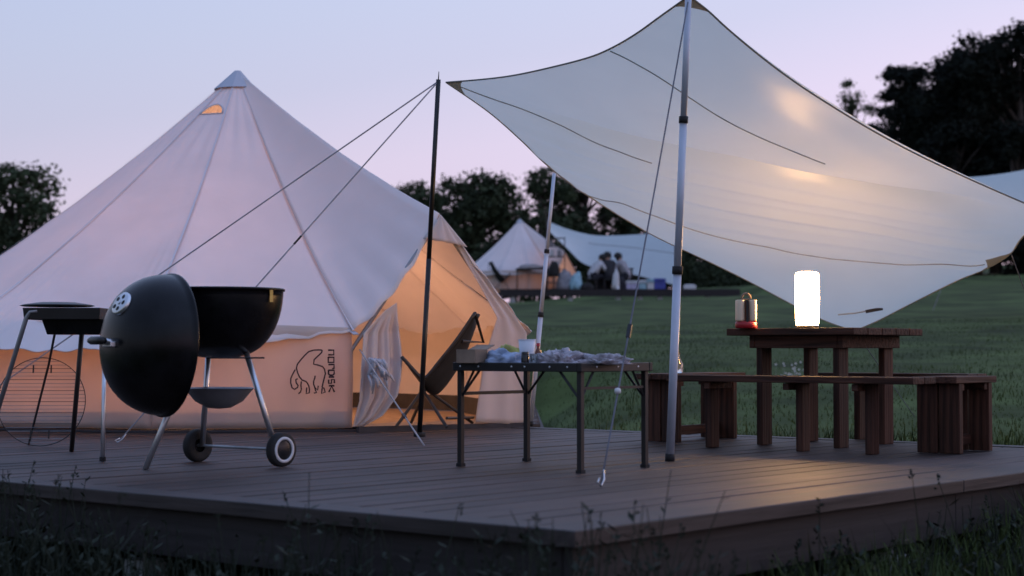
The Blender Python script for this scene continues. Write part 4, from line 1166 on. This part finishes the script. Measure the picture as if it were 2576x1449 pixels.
# ------------------------------------------------------------------ people at the distant table
def person(u, dy, facing, lean, shirt, label, head_off=0.0, sc_=1.0):
    c = bfl(u, dy); SH = .36
    r = thing('person', c, label, 'person', 'people at the distant table')
    f = Vector((math.cos(facing), math.sin(facing), 0)); s = Vector((-f.y, f.x, 0))
    up = (Z * math.cos(lean) + f * math.sin(lean))
    pel = Z * (SH + .10)
    wa, ch = pel + up * .20, pel + up * .42
    nk = pel + up * .56 ; hd = nk + (up + f * .15).normalized() * .13; ht = nk + (up + f * .2).normalized() * .24
    J = {'pel': (pel, .145), 'wa': (wa, .130), 'ch': (ch, .150), 'nk': (nk, .058), 'hd': (hd, .098), 'ht': (ht, .075)}
    E = [('pel', 'wa', 0), ('wa', 'ch', 0), ('ch', 'nk', 0), ('nk', 'hd', 2), ('hd', 'ht', 2)]
    for sd, k in ((1, 'l'), (-1, 'r')):
        sh = ch + s * .19 * sd + up * .05
        el = sh + f * .16 - Z * .23 + s * .05 * sd
        wr_ = el + f * .23 + Z * .05 - s * .07 * sd; hn = wr_ + f * .09
        kn = pel + f * .42 + s * .10 * sd - Z * .02; an = kn - Z * (SH - .02) + f * .02; to = an + f * .15 - Z * .03
        hp = pel + s * .09 * sd - Z * .02
        J.update({'sh' + k: (sh, .072), 'el' + k: (el, .052), 'wr' + k: (wr_, .038), 'hn' + k: (hn, .035), 'hp' + k: (hp, .105), 'kn' + k: (kn, .068), 'an' + k: (an, .045), 'to' + k: (to, .04)})
        E += [('ch', 'sh' + k, 0), ('sh' + k, 'el' + k, 0), ('el' + k, 'wr' + k, 2), ('wr' + k, 'hn' + k, 2), ('pel', 'hp' + k, 1), ('hp' + k, 'kn' + k, 1), ('kn' + k, 'an' + k, 1), ('an' + k, 'to' + k, 1)]
    ks = list(J); idx = {k: i for i, k in enumerate(ks)}
    me = bpy.data.meshes.new('body_cage'); me.from_pydata([J[k][0] for k in ks], [(idx[a], idx[b]) for a, b, _ in E], []); me.update()
    tmp = bpy.data.objects.new('tmp', me); COL.objects.link(tmp)
    md = tmp.modifiers.new('skin', 'SKIN'); md.use_smooth_shade = True
    for k in ks:
        sv = me.skin_vertices[0].data[idx[k]]; sv.radius = (J[k][1] * 1.28, J[k][1] * 1.28); sv.use_root = (k == 'pel')
    tmp.modifiers.new('sub', 'SUBSURF').levels = 1
    dg = bpy.context.evaluated_depsgraph_get(); dg.update()
    bme = bpy.data.meshes.new_from_object(tmp.evaluated_get(dg)); bpy.data.objects.remove(tmp)
    bme.materials.clear()
    for mt in (shirt, M_pants, M_skin): bme.materials.append(mt)
    for p in bme.polygons:
        best, bi = 9, 0
        for a, b, mi in E:
            A, B = J[a][0], J[b][0]; d = B - A; t = max(0, min(1, (p.center - A).dot(d) / d.length_squared)); q = (p.center - (A + d * t)).length - .5 * lerp(J[a][1], J[b][1], t)
            if q < best: best, bi = q, mi
        p.material_index = bi; p.use_smooth = True
    body = link('body', bme, None, r)
    mb = MB(); hc = c + hd.lerp(ht, .5) - f * .012
    bm = bmesh.new(); bmesh.ops.create_icosphere(bm, subdivisions=3, radius=1)
    for v in bm.verts:
        d = v.co; side = d.dot(f)
        rr = .142 + .012 * mnoise.noise(d * 4 + Vector((u, 0, 0)))
        z_ = d.z * (.135 if d.z > 0 else (.17 if side < .25 else .06))
        mb.v.append(hc + Vector((d.x * rr, d.y * rr, z_ + .01)))
    mb.f = [[x.index for x in q.verts] for q in bm.faces]; bm.free()
    mb.build('hair', M_hair, r, smooth=True)
    # stool
    k = thing('stool', c - f * .0, 'small dark stool under ' + label.split(' ', 1)[1], 'stool')
    mb = MB(); mb.abox(c + Z * (SH - .03), .36, .34, .05); mb.build('seat', M_chairfab, k, bevel=.01)
    for i in (-1, 1):
        for j in (-1, 1):
            mb = MB(); mb.tube([c + Vector((i * .15, j * .14, SH - .05)), c + Vector((i * .17, j * .16, 0))], .014, 6); mb.build('leg', M_chairframe, k)
    return r
tobj(blob(bfl(1512, -1.3), .24, .2, .30, 41, .2, 3), 'backpack', M_chairfab, 'black backpack between the white shirted and the dark clothed person', 'backpack', True)
tobj(blob(bfl(1562, -1.9), .18, .16, .22, 43, .2, 3), 'backpack', M_pants, 'dark bag on the distant deck between the dark clothed and the grey person', 'backpack', True)
tobj(blob(bfl(1478, -2.1), .22, .16, .10, 45, .2, 3), 'folded_cover', M_chairfab, 'flat black cover in front of the person in white', 'cover', True)
person(1488, -1.75, R(30), .62, M_shirtw, 'the person in a white shirt leaning over the distant table')
person(1533, -1.75, R(100), .40, M_shirtd, 'the person in dark clothes sitting in the middle with back turned')
person(1578, -1.55, R(145), .48, M_shirtg, 'the person in grey sitting at the right end of the distant table')

# ------------------------------------------------------------------ trees
def tree(name, u, vtop, Yd, wid, mat, label, seed, hgt=None, leaf=.30, dens=1.0, kind='round', group=None, trunk=True):
    rr = random.Random(seed)
    p = at(u, vtop, Yd); gz = ground_z(p.x, Yd); H = p.z - gz
    r = thing(name, Vector((p.x, Yd, gz - .1)), label, 'tree' if kind != 'bush' else 'bush', group)
    base = Vector((p.x, Yd, gz - .1))
    lobes = []
    if kind == 'pine':
        nl = 9
        for i in range(nl):
            f = .22 + .76 * i / (nl - 1); rad = wid * .5 * (1.05 - f) ** .6 * 1.1
            for k in range(3 + int(rad)):
                a = rr.uniform(0, 6.28); d = rad * rr.uniform(.45, 1)
                lobes.append((base + Vector((math.cos(a) * d, math.sin(a) * d * .8, H * f + rr.uniform(-.2, .2))), Vector((wid * .17, wid * .17, wid * .06))))
    else:
        nl = int(52 * (1 if kind != 'bush' else .6))
        for i in range(nl):
            z_ = rr.uniform(.18 if kind != 'bush' else .05, .93); a = rr.uniform(0, 6.28)
            rad = wid * .5 * (math.sin(math.pi * min(1, (z_ * .85 + .14))) ** .7)
            d = rad * math.sqrt(rr.random()) * .95
            s_ = wid * rr.uniform(.09, .17)
            lobes.append((base + Vector((math.cos(a) * d, math.sin(a) * d * .8, min(H * z_, H - s_ * .7))), Vector((s_, s_, s_ * rr.uniform(.6, .9)))))
    # a few lobes crown the top so that the height is right
    for k in range(3): lobes.append((base + Vector((rr.uniform(-.12, .12) * wid, rr.uniform(-.1, .1) * wid, H - wid * .06 * (k + 1) * .5)), Vector((wid * .10, wid * .10, wid * .06))))
    # limbs
    mt = MB()
    mt.tube([base, base + Vector((rr.uniform(-.2, .2), 0, H * .45)), base + Vector((rr.uniform(-.3, .3), 0, H * .9))], [wid * .035 + .05, wid * .025 + .03, .02], 8)
    for (c, s_) in lobes[::2]:
        zz = max(.12, (c.z - base.z) / H - .22) * H
        a = base + Vector((0, 0, zz)); mt.tube([a, a.lerp(c, .5) + Z * .1, c], [wid * .014 + .01, wid * .01 + .008, .008], 5)
    mt.build('trunk', M_bark, r, smooth=True)
    mb = MB()
    vol = sum(s_.x * s_.y * s_.z for _, s_ in lobes)
    for (c, s_) in lobes:
        leaf_ = leaf * .72
        n = int(dens * 2.2 * (s_.x * s_.y) / (leaf_ * leaf_) * 3.2)
        nbig = int(34 * dens)
        for k in range(n + nbig):
            while True:
                d = Vector((rr.uniform(-1, 1), rr.uniform(-1, 1), rr.uniform(-1, 1)))
                if d.length < 1: break
            d = d * (.55 + .45 * rr.random()) if rr.random() < .4 else d.normalized() * rr.uniform(.7, 1.12)
            q = c + Vector((d.x * s_.x, d.y * s_.y, d.z * s_.z))
            nrm = (d + Vector((rr.uniform(-1, 1), rr.uniform(-1, 1), rr.uniform(-.4, 1.2)))).normalized()
            x, y = frame(nrm); a = rr.uniform(0, 6.28); e = x * math.cos(a) + y * math.sin(a); g_ = nrm.cross(e)
            ls = leaf_ * rr.uniform(.5, 1.3)
            if k >= n: q = c + Vector((d.x * s_.x, d.y * s_.y, d.z * s_.z)) * .62; ls = s_.x * rr.uniform(.3, .55)
            b = len(mb.v); mb.v += [q - e * ls * .5, q + g_ * ls * .28, q + e * ls * .5, q - g_ * ls * .28 + nrm * ls * .1]; mb.f.append([b, b + 1, b + 2, b + 3])
    mb.build('crown', mat, r)
    return r
tg = 'trees behind the pitches'
tree('broadleaf_tree', 45, 405, 62, 4.6, M_leafB, 'leafy tree at the left edge of the picture, left of the big tent', 1, leaf=.26, group=tg)
tree('broadleaf_tree', -75, 470, 60, 4.2, M_leafA, 'darker tree cut by the left edge of the picture', 2, leaf=.26, group=tg)
tree('broadleaf_tree', 130, 560, 66, 2.8, M_leafA, 'low tree just above the left slope of the big tent', 3, leaf=.24, group=tg)
tree('broadleaf_tree', 1035, 452, 80, 4.6, M_leafB, 'small round tree crown just left of the black pole', 4, leaf=.28, group=tg)
tree('broadleaf_tree', 1190, 432, 78, 7.6, M_leafA, 'wide domed tree right of the black pole', 5, leaf=.30, group=tg, dens=.9)
tree('broadleaf_tree', 1290, 520, 84, 4.0, M_leafB, 'tree filling the gap behind the distant tent peak', 6, leaf=.30, group=tg)
tree('broadleaf_tree', 1100, 520, 84, 4.5, M_leafA, 'dark tree low behind the big tent door peak', 16, leaf=.30, group=tg)
tree('broadleaf_tree', 1365, 415, 82, 4.4, M_leafB, 'upright tree with ragged top beside the grey pole', 7, leaf=.28, group=tg)
tree('broadleaf_tree', 1470, 405, 86, 6.0, M_leafA, 'dark broad tree behind the left edge of the big tarp', 8, leaf=.32, group=tg)
tree('broadleaf_tree', 1600, 440, 88, 6.0, M_leafA, 'dark tree behind the distant tarp', 9, leaf=.34, group=tg)
tree('broadleaf_tree', 1740, 540, 86, 5.0, M_leafB, 'tree seen through the gap right of the silver pole', 10, leaf=.34, group=tg)
tree('broadleaf_tree', 1860, 600, 86, 5.0, M_leafA, 'dark tree low behind the middle of the tarp', 11, leaf=.34, group=tg)
tree('thin_tree', 2150, 195, 84, 3.6, M_leafB, 'thin see-through tree peeking over the tarp left of the dark pines', 12, leaf=.22, dens=.85, group=tg)
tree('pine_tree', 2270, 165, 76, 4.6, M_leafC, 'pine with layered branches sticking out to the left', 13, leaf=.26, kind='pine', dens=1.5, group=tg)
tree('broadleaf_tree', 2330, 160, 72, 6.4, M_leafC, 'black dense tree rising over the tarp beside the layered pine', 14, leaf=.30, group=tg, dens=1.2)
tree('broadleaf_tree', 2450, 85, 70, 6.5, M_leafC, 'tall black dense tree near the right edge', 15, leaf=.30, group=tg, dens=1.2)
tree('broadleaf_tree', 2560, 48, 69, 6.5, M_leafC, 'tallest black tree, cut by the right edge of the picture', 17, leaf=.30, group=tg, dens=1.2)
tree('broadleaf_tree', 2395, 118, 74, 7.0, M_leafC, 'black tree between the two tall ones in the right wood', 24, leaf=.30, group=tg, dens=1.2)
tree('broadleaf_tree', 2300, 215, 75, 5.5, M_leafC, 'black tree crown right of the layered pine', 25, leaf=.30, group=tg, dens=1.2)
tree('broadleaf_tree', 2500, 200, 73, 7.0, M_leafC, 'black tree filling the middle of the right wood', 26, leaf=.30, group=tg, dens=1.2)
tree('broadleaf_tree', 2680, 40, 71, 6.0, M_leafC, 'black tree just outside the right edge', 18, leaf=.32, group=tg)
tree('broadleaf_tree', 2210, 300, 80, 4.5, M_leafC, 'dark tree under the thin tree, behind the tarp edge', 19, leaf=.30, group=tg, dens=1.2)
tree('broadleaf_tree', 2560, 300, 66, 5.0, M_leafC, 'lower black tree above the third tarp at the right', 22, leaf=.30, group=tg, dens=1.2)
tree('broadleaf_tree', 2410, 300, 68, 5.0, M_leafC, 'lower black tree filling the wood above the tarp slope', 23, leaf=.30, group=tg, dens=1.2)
for i_, (u_, v_, w_, lb_) in enumerate(((250, 560, 4.5, 'low dark tree hidden behind the left slope of the big tent'), (430, 600, 5.5, 'broad dark tree standing behind the middle of the big tent'), (640, 560, 4.6, 'rounded dark tree behind the big tent peak'), (800, 590, 5.6, 'wide dark tree behind the right slope of the big tent'), (930, 540, 4.4, 'dark tree behind the big tent near the black pole'))):
    tree('broadleaf_tree', u_, v_, 82 + i_ % 3 * 3, w_, M_leafA if i_ % 2 else M_leafB, lb_, 60 + i_, leaf=.32, group=tg)
def hedge(u, v, Yd, w, seed, label, mat=M_leafA): tree('bush', u, v, Yd, w, mat, label, seed, leaf=.26, kind='bush', group='bushes along the meadow')
hedge(1765, 655, 78, 4.2, 31, 'dark bush right of the silver pole at the top of the meadow')
hedge(1850, 690, 76, 3.6, 32, 'low dark bush at the meadow top above the red lantern')
hedge(1250, 610, 74, 4.5, 33, 'dark bush behind the left slope of the distant tent')
hedge(1370, 590, 76, 4.5, 34, 'dark bush right behind the distant tent')
hedge(1480, 600, 77, 5.0, 35, 'dark bush behind the left part of the distant tarp')
hedge(1620, 590, 78, 5.0, 36, 'dark bush behind the right part of the distant tarp')
hedge(2570, 600, 62, 3.0, 37, 'black bush at the right edge under the third tarp', M_leafC)
hedge(2650, 560, 62, 3.5, 38, 'black bush outside the right edge under the third tarp', M_leafC)

# ------------------------------------------------------------------ grass and weeds
def blades(name, n, region, hmin, hmax, wid, mat, seed, lean=.5):
    rr = random.Random(seed); mb = MB()
    k = 0; tries = 0
    while k < n and tries < n * 6:
        tries += 1
        x, y = region(rr)
        if in_deck(x, y, .03): continue
        z = ground_z(x, y); k += 1
        h = rr.uniform(hmin, hmax) * (0.6 + .8 * max(0, .5 + mnoise.noise(Vector((x * .8, y * .8, 0)))))
        a = rr.uniform(0, 6.28); ln = Vector((math.cos(a), math.sin(a), 0)) * h * rr.uniform(.05, lean)
        s = Vector((math.cos(a + 1.3), math.sin(a + 1.3), 0)) * wid * rr.uniform(.6, 1.3)
        b = len(mb.v); p = Vector((x, y, z - .01))
        mb.v += [p - s, p + s, p + ln * .35 + Z * h * .6 + s * .6, p + ln * .35 + Z * h * .6 - s * .6, p + ln + Z * h]
        mb.f += [[b, b + 1, b + 2, b + 3], [b + 3, b + 2, b + 4]]
    return tag(mb.build(name, mat), kind='stuff')
def reg_back(rr):
    y = 8.2 + 24 * rr.random() ** 1.6; h = y * .33
    return rr.uniform(-h, h * 1.05), y
o = blades('meadow_grass', 52000, reg_back, .015, .05, .0045, M_blade, 5); tag(o, 'dark green meadow grass rising behind the deck', 'grass')
def reg_edge(rr):
    l = rr.uniform(-.9, TL0 + .3); s = DS + .04 + abs(rr.gauss(0, .30)); p = dk(l, s); return p.x, p.y
o = blades('edge_grass', 5200, reg_edge, .10, .26, .006, M_blade, 6, .7); tag(o, 'long grass along the far edge of the deck', 'grass')
def reg_right(rr):
    s = rr.uniform(.6, 5.2); l = -.05 - abs(rr.gauss(0, .9)); p = dk(l, s); return p.x, p.y
o = blades('side_grass', 9000, reg_right, .10, .30, .0055, M_blade, 8, .7); tag(o, 'rough grass along the right side of the deck', 'grass')
# front weeds: stems with side leaves and seed heads
rr = random.Random(21); mb = MB()
def weed(x, y, h):
    z = ground_z(x, y); a = rr.uniform(0, 6.28); ln = Vector((math.cos(a), math.sin(a), 0)) * h * rr.uniform(.05, .3)
    pts = [Vector((x, y, z)) + ln * (t * t) + Z * h * t for t in (0, .35, .7, 1)]
    mb.tube(pts, [.0024, .002, .0016, .001], 4, caps=False)
    for k in range(rr.randint(1, 4)):
        t = rr.uniform(.3, 1); p = pts[0] + ln * (t * t) + Z * h * t; b = rr.uniform(0, 6.28)
        d = Vector((math.cos(b), math.sin(b), rr.uniform(.1, .8))).normalized(); L = rr.uniform(.03, .075) * (1.3 - t * .6); sd = d.cross(Z).normalized() * L * .16
        i = len(mb.v); mb.v += [p, p + d * L * .5 + sd, p + d * L, p + d * L * .5 - sd]; mb.f.append([i, i + 1, i + 2, i + 3])
    for k in range(3):
        b = rr.uniform(0, 6.28); d = Vector((math.cos(b), math.sin(b), 0)); L = h * rr.uniform(.4, .95); sd = Vector((-d.y, d.x, 0)) * .0028; p = pts[0]; i = len(mb.v); q = p + d * L * .12 + Z * L * .6; e = p + d * L * .38 + Z * L * .92
        mb.v += [p - sd, p + sd, q + sd, q - sd, e]; mb.f += [[i, i + 1, i + 2, i + 3], [i + 3, i + 2, i + 4]]
    if rr.random() < .5:
        tp = pts[-1]
        for k in range(6):
            d = Vector((rr.uniform(-1, 1), rr.uniform(-1, 1), rr.uniform(0, 1.4))).normalized() * .016; i = len(mb.v)
            q = tp - Z * rr.uniform(0, .05); sd = d.cross(X + Y).normalized() * .004; mb.v += [q, q + d * .5 + sd, q + d, q + d * .5 - sd]; mb.f.append([i, i + 1, i + 2, i + 3])
for k in range(900):
    l = rr.uniform(-.6, 4.0); s = -.06 - abs(rr.gauss(0, .42)); p = dk(l, s)
    if p.y < 3.0: continue
    fr_ = .30 + .22 * max(0, mnoise.noise(Vector((p.x * 1.5, p.y * 1.5, 3))) + .3)
    hh = rr.uniform(.6, 1.15) * fr_ + (.14 if rr.random() < .03 else 0)
    weed(p.x, p.y, hh)
for k in range(380):
    s = rr.uniform(.3, 4.5); l = -.06 - abs(rr.gauss(0, .35)); p = dk(l, s); weed(p.x, p.y, rr.uniform(.14, .32))
# a few tall single stalks that stand up against the boards
for (u, v, Yd) in ((775, 1190, 4.75), (1640, 1185, 4.7), (2322, 1178, 5.3), (700, 1268, 4.7), (1020, 1290, 4.4), (1085, 1270, 4.6), (590, 1300, 4.6), (40, 1270, 5.6), (130, 1280, 5.5), (860, 1310, 4.3), (2060, 1250, 4.9), (2430, 1200, 5.6)):
    q = at(u, v, Yd); weed(q.x, Yd, q.z - ground_z(q.x, Yd))
o = mb.build('front_weeds', M_weed); tag(o, 'dark weeds growing in front of the deck', 'weeds', kind='stuff')
# white flowers beyond the benches
rr = random.Random(4)
mb = MB()
for k in range(26):
    u = rr.gauss(1990, 24); v = rr.uniform(890, 925); q = at(u, v, 15.5 + rr.random())
    z = ground_z(q.x, q.y) + rr.uniform(.05, .18)
    for j in range(5):
        a = j * 1.257; i = len(mb.v); c = Vector((q.x, q.y, z)); d = Vector((math.cos(a), -.5, math.sin(a))) * .013; e = Vector((-math.sin(a), 0, math.cos(a))) * .005
        mb.v += [c, c + d * .6 + e, c + d, c + d * .6 - e]; mb.f.append([i, i + 1, i + 2, i + 3])
    b = len(mb.v); mb.v += [Vector((q.x - .002, q.y, z - .25)), Vector((q.x + .002, q.y, z - .25)), Vector((q.x, q.y, z))]; mb.f.append([b, b + 1, b + 2])
o = mb.build('white_flowers', M_flower); tag(o, 'patch of small white flowers in the grass behind the benches', 'flowers', kind='stuff')
